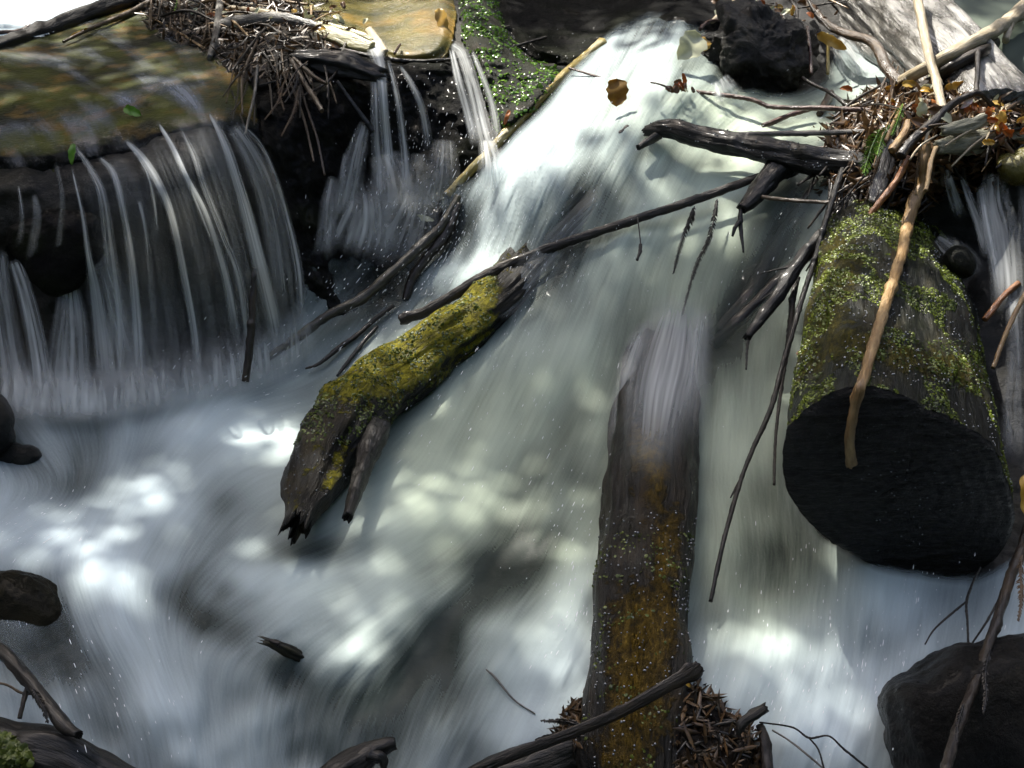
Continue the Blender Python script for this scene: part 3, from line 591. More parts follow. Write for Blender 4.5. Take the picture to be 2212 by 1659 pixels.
mid = [
 S_([(800,75,26),(812,112,30),(822,150,22),(830,240,18),(838,330,20),(842,420,26)], .95),
 S_([(838,128,8),(856,200,12),(868,280,16),(876,360,20),(878,440,30)], .55),
 S_([(862,140,6),(885,175,12),(905,215,14),(918,260,16),(928,330,20)], .5),
 S_([(808,140,14),(812,260,20),(818,360,26),(820,440,34)], .4),
 S_([(975,95,14),(1000,118,24),(1022,190,26),(1040,262,28),(1062,345,30)], .85),
 S_([(975,105,10),(990,170,16),(1010,240,18),(1030,320,24)], .6), S_([(1020,110,8),(1048,180,12),(1066,240,16),(1076,310,20)], .5),
 S_([(790,260,20),(770,330,40),(755,400,50),(740,470,60)], .35, 25), S_([(830,330,60),(850,400,90),(850,460,110)], .32, 31),
 S_([(720,380,18),(712,440,34),(705,500,34),(700,560,44)], .35), S_([(905,330,30),(900,400,60),(890,470,80)], .22, 21), S_([(745,330,8),(738,400,16),(728,470,22)], .3),
]
mid += [S_([(780,380,60),(790,440,110),(780,500,150),(760,560,170)], .5, 51, fin=.5, fout=.3), S_([(900,380,60),(890,440,110),(870,500,150),(840,570,170)], .38, 51, fin=.5, fout=.3), S_([(960,300,40),(955,380,70),(940,460,100)], .3, 31), S_([(1050,300,30),(1060,360,46),(1050,420,60)], .7, 31)]
falls("middle_falls", mid, M['veil'])
right = [
 S_([(1812,80,16),(1835,105,24),(1852,135,30),(1862,170,34)], .85), S_([(1800,95,8),(1812,125,14),(1822,165,16)], .5),
 S_([(2150,370,40),(2150,430,50),(2165,500,60),(2175,580,60),(2180,690,60)], .55, 25), S_([(2120,400,20),(2130,470,24),(2150,560,24),(2165,640,28)], .7),
 S_([(2043,362,10),(2050,390,16),(2058,420,20),(2075,470,24)], .7), S_([(2075,380,8),(2095,430,16),(2118,490,20),(2135,560,24)], .6),
 S_([(2190,640,30),(2195,760,34),(2190,880,40),(2195,1000,44)], .35), S_([(2210,330,30),(2225,430,40),(2230,560,50)], .4),
 S_([(1560,165,20),(1575,190,34),(1590,212,40)], .6), S_([(1545,176,14),(1552,205,20),(1556,225,24)], .5),
 S_([(2020,515,30),(2045,535,44),(2080,560,50),(2110,600,44)], .4, 21),
]
lv = [dict(pts=[(1475,620,.03,90),(1460,690,.035,130),(1443,770,.08,170),(1425,850,.14,170),(1412,950,.18,150),(1405,1060,.195,120)], dens=.85, nu=51, con=.55, fin=.3, fout=.45, bulge=.25),
 dict(pts=[(1520,640,.03,40),(1515,700,.05,60),(1505,780,.08,70),(1500,880,.11,70),(1490,980,.11,50)], dens=.5, nu=31, con=.55, fin=.3, fout=.45, bulge=.25),
 dict(pts=[(1400,680,.03,30),(1375,740,.05,50),(1350,820,.06,50),(1330,920,.06,40),(1315,1030,.05,30)], dens=.6, nu=25, con=.55, fin=.3, fout=.45, bulge=.25)]
falls("log_veil", lv, M['veil'])
lv = [dict(pts=[(1310,420,.0,70),(1240,490,.02,90),(1170,570,.04,90),(1110,640,.07,70),(1080,690,.09,50)], dens=.45, nu=35)]
falls("log_veil", lv, M['veil'])
falls("right_falls", right, M['veil'])

# ---- unseen crowns overhead, gaps shaped so sun patches land where LIGHT says
def canopy():
    gx, gy = np.meshgrid(np.arange(-330, 2545, 9.0), np.arange(-170, 1930, 9.0)); L = light_mask(gx, gy); p = P(gx, gy, .01)
    zc = 6.0; s = (zc - p[..., 2]) / SUN[2]; q = p + SUN * s[..., None]
    x0, x1 = q[..., 0].min() - .5, q[..., 0].max() + .5; y0, y1 = q[..., 1].min() - .8, np.percentile(q[..., 1], 99.5) + .5
    c = .03; W_, H_ = int((x1 - x0) / c), int((y1 - y0) / c)
    acc = np.zeros((H_, W_)); cnt = np.zeros((H_, W_))
    ix = ((q[..., 0] - x0) / c).astype(int).ravel(); iy = ((q[..., 1] - y0) / c).astype(int).ravel(); ok = (ix >= 0) & (ix < W_) & (iy >= 0) & (iy < H_)
    np.add.at(acc, (iy[ok], ix[ok]), L.ravel()[ok]); np.add.at(cnt, (iy[ok], ix[ok]), 1)
    acc, cnt = blur(acc, 1), blur(cnt, 1); lm = np.where(cnt > 1e-6, acc / np.maximum(cnt, 1e-6), 0)
    cx_, cy_ = np.meshgrid(x0 + (np.arange(W_) + .5) * c, y0 + (np.arange(H_) + .5) * c)
    for (x, y, of, rd, am) in RAISED:
        w = P(x, y, of); w = w + SUN * ((zc - w[2]) / SUN[2]); g = np.exp(-.5 * ((cx_ - w[0]) ** 2 + (cy_ - w[1]) ** 2) / (rd * .75) ** 2); lm = np.maximum(lm, am * np.minimum(1, 1.3 * g) * (g > .02))
    rnd = np.random.RandomState(5); layers = 6.0; area = (x1 - x0) * (y1 - y0)
    N = int(layers * area / .00165)
    pos = np.stack([rnd.uniform(x0, x1, N), rnd.uniform(y0, y1, N), rnd.uniform(-.5, .5, N)], -1)
    ref = pos[:, :2].copy(); pos[:, :2] += SUN[:2] / SUN[2] * pos[:, 2:3]; pos[:, 2] += zc
    jx = np.clip(((ref[:, 0] - x0) / c).astype(int), 0, W_ - 1); jy = np.clip(((ref[:, 1] - y0) / c).astype(int), 0, H_ - 1)
    lv = lm[jy, jx]; lv = np.clip(np.where(lv > .66, 1.0, lv), .001, .9999)
    keep = rnd.rand(N) < np.clip(-np.log(lv) / layers, 0, 1)
    pos = pos[keep]; n = len(pos)
    a = rnd.uniform(0, 2 * math.pi, n); tl = rnd.uniform(-.4, .4, (n, 2)); s = rnd.uniform(.024, .040, n)
    e1 = np.stack([np.cos(a), np.sin(a), tl[:, 0]], -1); e2 = np.stack([-np.sin(a), np.cos(a), tl[:, 1]], -1)
    v = np.stack([pos - e1 * s[:, None] * 1.2, pos + e2 * s[:, None] * .8, pos + e1 * s[:, None] * 1.2, pos - e2 * s[:, None] * .8], 1).reshape(-1, 3)
    f = np.arange(4 * n).reshape(n, 4)
    o = mesh_obj("leaf_canopy", v, f, M['canopy'], smooth=False); tag(o, "unseen leafy crowns overhead with gaps shaped to dapple the stream", "foliage", None, "stuff")
canopy()

# ================================================================== builders for loose things
def scatter_pts(o, n, mask=None, seed=0):
    """random points and normals on an object's surface"""
    me = o.data; nv = len(me.vertices); co = np.empty(nv * 3, np.float32); me.vertices.foreach_get("co", co); co = co.reshape(-1, 3).astype(float)
    me.calc_loop_triangles(); t = np.empty(len(me.loop_triangles) * 3, np.int32); me.loop_triangles.foreach_get("vertices", t); t = t.reshape(-1, 3)
    a, b, c = co[t[:, 0]], co[t[:, 1]], co[t[:, 2]]; nr = np.cross(b - a, c - a); ar = np.linalg.norm(nr, axis=1) + 1e-12; nr /= ar[:, None]
    r = np.random.RandomState(seed); k = r.choice(len(t), n * 6, p=ar / ar.sum()); u, w = r.rand(n * 6, 1), r.rand(n * 6, 1); fl = (u + w) > 1; u = np.where(fl, 1 - u, u); w = np.where(fl, 1 - w, w)
    p = a[k] + (b[k] - a[k]) * u + (c[k] - a[k]) * w; q = nr[k]
    x, y, _ = to_px(p); vis = (((CAM - p) * q).sum(1) > 0)
    if mask is not None: vis &= mask(p, q, x, y, r)
    i = np.nonzero(vis)[0][:n]; return p[i], q[i]
def leaflets(name, p, q, size, mat, parent, seed=0, tilt=.7, kind="stuff", lift=.3, asp=1.0):
    r = np.random.RandomState(seed); n = len(p); s = (size * r.uniform(.55, 1.4, n))[:, None]
    rv = r.normal(size=(n, 3)); nn = q + tilt * rv * .6; nn /= np.linalg.norm(nn, axis=1)[:, None]
    e1 = np.cross(nn, r.normal(size=(n, 3))); e1 /= np.linalg.norm(e1, axis=1)[:, None]; e2 = np.cross(nn, e1); c = p + q * s * lift
    ring = [(1, 0, 0), (.5, .75, .1), (-.5, .75, .1), (-1, 0, 0), (-.5, -.75, .1), (.5, -.75, .1)]
    v = [c + nn * s * .25] + [c + e1 * s * a / asp + e2 * s * b * asp - nn * s * d for a, b, d in ring]
    v = np.stack(v, 1).reshape(-1, 3); base = (np.arange(n) * 7)[:, None, None]
    f = (base + np.array([[0, 1 + k, 1 + (k + 1) % 6] for k in range(6)])[None]).reshape(-1, 3)
    o = mesh_obj(name, v, f, mat, parent)
    if kind: o["kind"] = kind
    return o
_ico = None
def beads(name, p, q, size, mat, parent=None, seed=0, stretch=None, kind="stuff"):
    import bmesh
    b = bmesh.new(); bmesh.ops.create_icosphere(b, subdivisions=2, radius=1); iv = np.array([v.co[:] for v in b.verts]); fi = np.array([[v.index for v in f.verts] for f in b.faces]); b.free()
    r = np.random.RandomState(seed); n = len(p); s = (size * r.uniform(.5, 1.3, n))[:, None, None]
    V = iv[None] * s
    if stretch is not None:
        d, am = stretch; V = V + (V * d[:, None]).sum(-1, keepdims=True) * d[:, None] * (am[:, None, None] - 1)
    V = V + (p + q * size * .4)[:, None]
    f = (np.arange(n)[:, None, None] * len(iv) + fi[None]).reshape(-1, 3)
    o = mesh_obj(name, V.reshape(-1, 3), f, mat, parent)
    if kind: o["kind"] = kind
    return o
def leaf(label, x, y, L, Wd, ang, mat, off=.03, tilt=.3, curl=.25, fold=.25, shape=.45, roll=0.0, group=None, name="leaf", petiole=0, cat="leaf", tip=1.0, parent=None):
    """ang: where the tip points, clockwise from the right as seen"""
    t = float(B(x, y)) - off; c = Wt(x, y, t); A = math.radians(ang)
    d = math.cos(A) * RT - math.sin(A) * UPV; e1 = d * math.cos(tilt) - FW * math.sin(tilt); e2 = np.cross(-FW, d); nn = np.cross(e1, e2)
    e2, nn = e2 * math.cos(roll) + nn * math.sin(roll), nn * math.cos(roll) - e2 * math.sin(roll)
    Lm, Wm = L * K * t / max(.4, math.cos(tilt)), Wd * K * t
    u = np.linspace(0, 1, 13); w = np.linspace(-1, 1, 7); U, S = np.meshgrid(u, w, indexing='ij')
    prof = (U ** shape) * (1 - U) ** (shape * 1.35 * tip); prof = prof / prof.max() * .5
    r = np.random.RandomState(int(x * 7 + y)); wav = 1 + .10 * np.sin(U * 21 + r.rand() * 6)
    nx = U - .5; hh = curl * (.25 - nx ** 2) * Lm + fold * np.abs(S) * prof * Wm + .03 * Lm * np.sin(U * 9 + S * 2 + r.rand() * 6)
    v = c + (nx * Lm)[..., None] * e1 + (S * prof * Wm * wav)[..., None] * e2 + hh[..., None] * nn
    f = grid_faces(13, 7); tk = max(.0006, .012 * Wm); vv = v.reshape(-1, 3); V = np.concatenate([vv, vv - nn * tk]); F = np.concatenate([f, f[:, ::-1] + len(vv)])
    o = mesh_obj(name, V, F, mat, parent)
    if label: tag(o, label, cat, group)
    if petiole:
        p0 = v[0, 3]; w_ = np.stack([p0 - e1 * petiole * K * t * k + nn * .1 * petiole * K * t * k * k for k in np.linspace(0, 1, 8)])
        vv, ff, gg, _ = tube_data(w_, np.full(8, .0013), 6, seed=3); mesh_obj("petiole", vv, ff, M['red'], o, {"grain": gg})
    return o
def frond(label, pts, lw, mat, name="dead_frond", cat="frond", group=None, step=3.2, stem=3, droop=.5, tt=None, parent=None, straight=True, lean=.55):
    """a rib with close-set narrow leaflets on both sides"""
    p4 = [(x, y, o, stem) for x, y, o in pts]; L = np.hypot(*np.diff(np.array(pts)[:, :2], axis=0).T).sum(); n = max(10, int(L / step))
    w, r = seg_world(p4, n, tt, straight=straight); tg = np.gradient(w, axis=0); tg /= np.linalg.norm(tg, axis=1)[:, None]
    V, F, Gn = [], [], []; v, f, g, _ = tube_data(w, r, 6, seed=5); parts = [(v, f, g)]; rnd = np.random.RandomState(int(pts[0][0] + pts[0][1] * 3))
    for i in range(1, n):
        ll = lw * .5 * K * (w[i] - CAM).dot(FW) * (1 - (i / n) ** 2 * .75) * rnd.uniform(.75, 1.1) * min(1, .5 + i / n * 3)
        sd = np.cross(tg[i], -FW); sd /= np.linalg.norm(sd)
        for s_ in (-1, 1):
            if rnd.rand() < .10: continue
            d = sd * s_ * (1 - lean * .5) + tg[i] * lean - FW * rnd.uniform(-.3, .5) + np.array([0, 0, -.3 * droop]); d /= np.linalg.norm(d); nr = np.cross(d, tg[i]); nr /= np.linalg.norm(nr) + 1e-9
            b = np.cross(nr, d) * step * K * 3 * .42; k = w[i]
            q = np.array([k - b * .6, k + d * ll * .5 - b + nr * ll * .06, k + d * ll + np.array([0, 0, -.15 * ll]), k + d * ll * .5 + b + nr * ll * .06, k + b * .6, k + d * ll * .5 + nr * ll * .16])
            parts.append((q, [[0, 1, 5], [1, 2, 5], [2, 3, 5], [3, 4, 5], [4, 0, 5]], q))
    V, F, Gg = join(parts); o = mesh_obj(name, V, F, mat, parent, {"grain": Gg}, smooth=False)
    if label: tag(o, label, cat, group)
    return o
def boulder(label, outline, depth, mat, off=0.0, name="boulder", cat="rock", rough=.06, seed=0, pw=.8, sc=9, parent=None):
    q = np.array(outline, float); c = q.mean(0); th = np.arctan2(q[:, 1] - c[1], q[:, 0] - c[0]); R = np.hypot(*(q - c).T); o_ = np.argsort(th); th, R = th[o_], R[o_]
    nt, npn = 120, 56; T = np.linspace(-math.pi, math.pi, nt, endpoint=False); Ri = np.interp(T, np.concatenate([th - 2 * math.pi, th, th + 2 * math.pi]), np.tile(R, 3))
    ph = np.linspace(1e-4, math.pi - 1e-4, npn)[:, None]; tc = float(B(*c)) - off; rad = np.sin(ph) ** pw * Ri[None]
    x = c[0] + rad * np.cos(T); y = c[1] + rad * np.sin(T); t = tc - depth * np.cos(ph) + 0 * x
    v = Wt(x, y, t); nrm = v - Wt(c[0], c[1], tc); nrm /= np.linalg.norm(nrm, axis=-1)[..., None]
    v = v + nrm * (rough * fbm(v * sc + seed, 5, .55))[..., None] * np.sin(ph)[..., None] ** .5
    o = mesh_obj(name, v.reshape(-1, 3), grid_faces(npn, nt, True)[:, ::-1], mat, parent)
    if label: tag(o, label, cat)
    return o

# ================================================================== THE LOGS
# mossy log pointing down over the pool
o = tube("mossy_log", [(646,1118,.16,62),(668,1060,.17,106),(706,975,.17,142),(756,900,.165,158),(834,830,.15,140),(930,760,.12,130),(1020,698,.075,122),(1085,645,.018,114),(1165,560,-.108,118),(1270,450,-.135,116),(1320,390,-.2,110)], M['mosslog'], n=240, seg=84, sub=9, straight=False, rough=.17, ridge=.20, jag=(1.1, 0), lump=.25, mossy=lambda x, y: 1.1 * sstep(930, 800, y) * sstep(1095, 1050, x) + .5 * rot_gauss(x, y, 735, 1010, 26, 60, 20) - .5 * rot_gauss(x, y, 720, 890, 40, 30))
tag(o, "mossy olive broken log jutting from the white chute over the pool", "log"); mosslog = o
tube("splinter", [(815,925,.17,60),(790,995,.17,44),(770,1055,.165,34),(752,1114,.16,22)], M['black'], parent=o, seg=28, n=60, straight=False, rough=.16, ridge=.14, jag=(0, .8), sub=9)
p, q = scatter_pts(o, 2600, lambda p, q, x, y, r: (q[:, 2] > -.1) & (y < 960) & (x < 1075) & (fbm(p * 18, 3) > -.05), 3); leaflets("moss", p, q, .0035, M['tuft'], o, 1)
p, q = scatter_pts(o, 260, lambda p, q, x, y, r: (y > 800) & (y < 1120) & (q[:, 2] > -.1), 4); beads("glint_drops", p, q, .0016, M['drop'], o, 1)
boulder(None, [(715,880),(745,872),(775,893),(768,918),(738,922),(716,908)], .022, M['rock'], .245, name="knot_hole", rough=.004, parent=mosslog)
# wet log standing out of the stream, lower centre
o = tube("wet_log", [(1372,1720,.05,205),(1376,1600,.05,204),(1384,1400,.05,200),(1392,1230,.045,198),(1405,1050,.03,193),(1425,890,-.035,188),(1442,790,-.115,176),(1462,690,-.22,160)], M['wetlog'], n=260, seg=84, sub=9, straight=False, rough=.10, ridge=.15, lump=.10, mossy=lambda x, y: sum(rot_gauss(x, y, *q) for q in [(1400,950,24,50,10),(1420,1040,14,40,10),(1395,1350,50,60,5),(1370,1440,40,50,0),(1340,1620,50,60,0),(1390,1540,40,50,10),(1440,1180,20,60,0)]))
tag(o, "long wet rotten log standing upright in the frame, ochre patches, water pouring over its top", "log"); wetlog = o
p, q = scatter_pts(o, 420, lambda p, q, x, y, r: (y > 1100) & (q[:, 2] > .0), 5); beads("glint_drops", p, q, .0021, M['drop'], o, 2)
p, q = scatter_pts(o, 1500, lambda p, q, x, y, r: (y > 1150) & (q[:, 2] > .1) & (fbm(p * 15, 3) > .05), 6); leaflets("moss", p, q, .0032, M['tuft'], o, 2)
# sawn log, right
def sawn_log():
    face = np.array([(1698,925),(1690,999),(1708,1072),(1761,1140),(1839,1194),(1927,1228),(2005,1243),(2093,1240),(2152,1208),(2181,1160),(2193,1111),(2171,1033),(2147,964),(2083,920),(2005,886),(1927,847),(1859,833),(1786,852),(1732,891)], float)
    cf_px = np.array([1945., 1040.]); Cf = Wt(cf_px[0], cf_px[1], 2.17); n_ = np.array([.06, -1, -.16]); n_ /= np.linalg.norm(n_)
    th = np.arctan2(face[:, 1] - cf_px[1], face[:, 0] - cf_px[0]); o_ = np.argsort(th); th = th[o_]; R = np.hypot(*(face[o_] - cf_px).T)
    nt = 180; T = np.linspace(-math.pi, math.pi, nt, endpoint=False); Ri = np.interp(T, np.concatenate([th - 2 * math.pi, th, th + 2 * math.pi]), np.tile(R, 3))
    Ri = Ri * (1 + .03 * fbm(np.stack([np.cos(T) * 9, np.sin(T) * 9, T * 0], -1), 5, .7))
    d = ray(cf_px[0] + Ri * np.cos(T), cf_px[1] + Ri * np.sin(T)); t = ((Cf - CAM) @ n_) / (d @ n_); rim = CAM + d * t[:, None]
    Cb = Wt(1930, 560, 3.05); ax = Cb - Cf; L = np.linalg.norm(ax)
    nr = 90; u = np.linspace(0, 1, nr)[:, None, None]; rv = (rim - Cf)[None]; scl = 1 + .04 * np.sin(u * 3) - .16 * u
    v = Cf + ax * u + rv * scl; rn = rv / np.linalg.norm(rv, axis=-1, keepdims=True)
    A = T[None] + 0 * u[..., 0]; g = np.stack([np.cos(A) * .22, np.sin(A) * .22, u[..., 0] * L + 0 * A], -1)
    dd = .022 * fbm(g * np.array([7, 7, 3.]), 4) + .010 * fbm(g * np.array([40, 40, 8.]), 3) + .016 * fbm(g * 4 + 9, 2)
    v = v + rn * (dd * np.clip(u[..., 0] * 12, .15, 1))[..., None]
    lab = "thick sawn log end on with mossy top and black cut face over the pool"
    o = mesh_obj("sawn_log", v.reshape(-1, 3), grid_faces(nr, nt, True), M['sawnbark'], None, {"grain": g.reshape(-1, 3), "mossy": np.clip(sum(rot_gauss(*to_px(v.reshape(-1, 3))[:2], *q) for q in [(1800,560,40,70,20),(1770,650,40,70,15),(1740,770,40,50,10),(1830,740,80,26,10),(1970,775,70,24,10),(2100,800,46,40,20),(2085,560,34,26,0)]), 0, 1)}); tag(o, lab, "log")
    A_ = T[None]; k = 90; rr = np.linspace(1, .004, k)[:, None, None]; fv = Cf + rv * rr * .998; inner = fbm(fv * np.array([14, 14, 60.]), 4)
    fv = fv + n_ * (.0022 * np.sin(rr * 55 + 3 * inner[..., None]) * .35 + .010 * np.minimum(0, fbm(np.stack([np.cos(A_) * 5 + 0 * rr[..., 0], np.sin(A_) * 5 + 0 * rr[..., 0], rr[..., 0] * 1.2 + 0 * A_], -1), 3) + .25)[..., None] + .004 + .006 * inner[..., None] + .008 * (1 - rr)) * np.clip((1 - rr) * 30, 0, 1)
    mm = NT('shade_dark_cut_face'); ob = mm.obj(); s1 = mm.noise(mm.map(ob, (30, 30, 160)), 1.0, 5, .65); s2 = mm.noise(ob, 14, 4)
    M['cut'] = mm.fin(mm.mix(mm.ramp(s2, (.4, 0.0), (.75, 1.0)), (.003, .0027, .0023), (.013, .011, .009)), mm.ramp(s1, (.4, .28), (.6, .7)), mm.bump(mm.math('ADD', s1, mm.noise(ob, 120, 5, .7)), 1.0, .010), .5, 0)  # near-black base stands in for the shade on this end
    mesh_obj("cut_face", fv.reshape(-1, 3), grid_faces(k, nt, True)[:, ::-1], M['cut'], o)
    cfo = [c for c in o.children if c.name.startswith("cut_face")][0]; p, q = scatter_pts(cfo, 110, None, 70); beads("glint_drops", p, q, .0013, M['drop'], o, 70)
    p, q = scatter_pts(o, 14000, lambda p, q, x, y, r: (q[:, 2] > .05) & (fbm(p * 9, 3) * 1.5 - .16 + .25 * ((x < 1800) & (y < 900)) + .2 * (y < 560) - .12 * ((x > 1980) & (y < 720)) > -.02), 8); leaflets("liverwort", p, q, .0024, M['liver2'], o, 3)
    p, q = scatter_pts(o, 800, lambda p, q, x, y, r: (q[:, 2] > .25) & (fbm(p * 7 + 4, 3) > -.12), 9); beads("glint_drops", p, q, .0019, M['drop'], o, 3)
    p, q = scatter_pts(o, 2600, lambda p, q, x, y, r: (q[:, 2] > .3) & (rot_gauss(x, y, 1990, 775, 70, 28, 15) + rot_gauss(x, y, 2090, 790, 50, 40, 20) + rot_gauss(x, y, 1740, 800, 30, 50, 20) > .45), 10); leaflets("moss", p, q, .003, M['tuft'], o, 4)
    return o
sawn = sawn_log()
# big grey trunk, upper right
trunk = o = tube("driftwood_trunk", [(1800,-110,-.07,196),(1880,-10,-.07,194),(1985,95,-.07,188),(2085,190,-.07,180),(2160,270,-.08,170)], M['drift'], n=260, seg=130, straight=True, sub=9, rough=.08, ridge=.22, lump=.14)
tag(o, "thick wet grey trunk glaring in the sun behind the right debris heap", "log")
o = tube("wet_log", [(-70,112,.05,44),(0,104,.05,44),(85,74,.05,42),(175,36,.05,40),(300,-6,.04,38),(380,-40,.04,36)], M['black'], n=90, seg=30, straight=True, rough=.1, ridge=.12)
tag(o, "dark wet log lying along the bright upper pool in the top left corner", "log")
o = tube("wet_log", [(640,128,.05,40),(700,134,.07,52),(760,146,.08,50),(815,164,.08,36)], M['black'], n=80, seg=36, straight=True, rough=.14, ridge=.28, jag=(.3, .9), flat=.7)
tag(o, "short black splintered log end beneath the yellow planks left of the middle falls", "log")
o = tube("mossy_log", [(-80,1600,.05,120),(30,1625,.06,122),(140,1655,.07,118),(260,1712,.08,112),(360,1770,.08,104)], M['black'], n=120, seg=60, straight=True, sub=9, rough=.12, ridge=.16, lump=.12)
tag(o, "shadowed black log in the bottom left corner with a green moss cushion", "log")
p, q = scatter_pts(o, 2600, lambda p, q, x, y, r: (rot_gauss(x, y, 5, 1640, 46, 40, 30) + .3 * fbm(p * 20, 3) > .40), 12); leaflets("moss", p, q, .0055, M['tuft'], o, 5, lift=.8)
o = tube("wet_log", [(960,1730,.05,90),(1110,1668,.06,92),(1220,1632,.06,90),(1300,1600,.04,84)], M['black'], n=80, seg=40, sub=9, rough=.12, ridge=.14); tag(o, "black half hidden log under the strap leaf left of the wet log's foot", "log")
o = tube("broken_stub", [(690,1720,.07,84),(740,1668,.08,74),(790,1634,.08,56),(835,1611,.08,36),(853,1606,.08,26)], M['black'], n=70, seg=36, sub=9, straight=True, rough=.12, ridge=.14, jag=(0, .15)); tag(o, "blunt black log stub poking up at the bottom edge", "log")
tube("side_spur", [(800,1630,.09,34),(826,1640,.09,24),(830,1662,.09,12)], M['black'], parent=o, seg=14, n=20)
o = tube("broken_stub", [(580,1388,.055,17),(595,1393,.05,22),(612,1400,.04,25),(645,1416,.015,27),(690,1440,-.05,24)], M['mossstick'], n=60, seg=30, sub=9, straight=True, rough=.12, ridge=.25, jag=(2.6, 0)); tag(o, "small splintered stub sticking out of the pool at lower left", "log")
tube("splinter", [(604,1391,.055,14),(590,1386,.06,9),(572,1380,.065,3)], M['dark'], parent=o, seg=10, n=16)
# black forked branch, right of the chute
o = tube("forked_branch", [(1398,281,.06,22),(1425,278,.07,36),(1460,280,.08,42),(1520,298,.09,46),(1600,315,.10,48),(1680,332,.10,56),(1760,346,.09,58),(1850,356,.06,60),(1930,372,.02,56)], M['black'], n=150, seg=48, rough=.13, ridge=.16, jag=(.5, 0), lump=.12); tag(o, "black rotten forked branch reaching left over the chute from the debris heap", "branch")
tube("fork", [(1712,345,.10,62),(1682,362,.11,56),(1655,392,.12,48),(1631,424,.12,38),(1604,450,.12,22)], M['black'], parent=o, seg=36, n=60, rough=.16, ridge=.12, jag=(0, .5), lump=.2)
tube("snag", [(1428,288,.08,22),(1402,305,.08,18),(1380,318,.08,13)], M['black'], parent=o, seg=16, n=24, rough=.16, jag=(0, .6))
p, q = scatter_pts(o, 130, lambda p, q, x, y, r: q[:, 2] > .2, 14); beads("glint_drops", p, q, .0020, M['drop'], o, 5)
# rocks
boulder("black boulder in the middle of the stream behind the red twig", [(1562,30),(1600,14),(1682,43),(1745,62),(1756,110),(1752,164),(1702,195),(1655,222),(1584,176),(1526,133),(1530,95),(1553,62)], .16, M['rock'], .06, rough=.11, seed=2, sc=9)
boulder("rounded dark wet boulder in the bottom right corner", [(1904,1506),(1927,1472),(1969,1455),(1995,1432),(2032,1409),(2103,1396),(2159,1381),(2230,1368),(2330,1400),(2400,1560),(2330,1760),(2150,1800),(1980,1740),(1925,1642),(1908,1570)], .17, M['rockg'], .05, rough=.025, seed=4, pw=.7, sc=11)
boulder("brown boulder washed by water at the left edge", [(-60,1250),(30,1228),(90,1250),(140,1300),(160,1370),(130,1430),(60,1460),(-50,1450),(-100,1350)], .09, M['bedb'], -.085, rough=.025, seed=6)
boulder("small black rock cut by the left edge below the left waterfall", [(-70,850),(0,850),(20,875),(29,925),(24,970),(0,990),(-70,990),(-110,920)], .10, M['rock'], .06, rough=.012, seed=7)
boulder("black stone at the foot of the left waterfall", [(0,965),(50,960),(95,985),(80,1005),(20,1010),(-30,995)], .06, M['rock'], -.03, rough=.01, seed=9)
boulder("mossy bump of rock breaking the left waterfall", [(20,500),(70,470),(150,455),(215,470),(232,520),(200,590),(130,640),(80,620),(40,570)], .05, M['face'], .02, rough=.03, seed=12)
boulder("mossy knob of rock in the right trickle behind the sawn log", [(2040,550),(2075,530),(2105,550),(2108,585),(2080,600),(2050,585)], .05, M['bank'], .07, rough=.012, seed=14)
boulder("tan wet stone above the right trickle under the grey plank", [(2150,350),(2190,335),(2260,340),(2270,385),(2210,400),(2160,380)], .06, M['lip'], .06, rough=.015, seed=15)

from mathutils.bvhtree import BVHTree
def on_surface(o, pts, lift):
    """distances that lay the points on an object's face"""
    me = o.data; vs = [v.co[:] for v in me.vertices]; fs_ = [tuple(p.vertices) for p in me.polygons]
    for ch in o.children:
        if ch.name.startswith("cut_face"): n0 = len(vs); vs += [v.co[:] for v in ch.data.vertices]; fs_ += [tuple(i + n0 for i in p.vertices) for p in ch.data.polygons]
    bv = BVHTree.FromPolygons(vs, fs_); out = []
    for (x, y, *r) in pts:
        d = ray(x, y); h = bv.ray_cast(Vector(CAM), Vector(d)); tb = float(B(x, y)) - .12
        out.append(min(tb, ((np.array(h[0]) - CAM) @ FW) - lift) if h[0] is not None else tb)
    return tuple(out)
UP_PALE = [(1976,-40,.0,20),(1983,0,.0,20),(2006,117,.0,19),(2022,172,.0,19),(2036,238,.0,20)]
UP_SUN = [(2275,-50,.0,30),(2210,16,.0,30),(2170,51,.0,30),(2112,86,.0,30),(2053,117,.0,30),(1991,152,.0,28),(1950,174,.0,24)]
UP_DARK = [(2150,92,.0,22),(2116,113,.0,24),(2053,145,.0,26),(2014,176,.0,25),(1975,205,.0,22)]
STALK = [(1999,311,.0,24),(1994,345,.0,26),(1993,399,.0,24),(1977,428,.0,27),(1960,488,.0,26),(1947,549,.0,23),(1917,647,.0,23),(1888,740,.0,24),(1859,837,.0,23),(1839,916,.0,22),(1836,965,.0,22),(1839,1000,.0,23)]
for b_, n_, sd in [("boulder", 60, 71), ("boulder.001", 150, 72)]:
    ob_ = bpy.data.objects[b_]; p, q = scatter_pts(ob_, n_, lambda p, q, x, y, r: q[:, 2] > .1, sd); beads("glint_drops", p, q, .0018, M['drop'], ob_, sd)
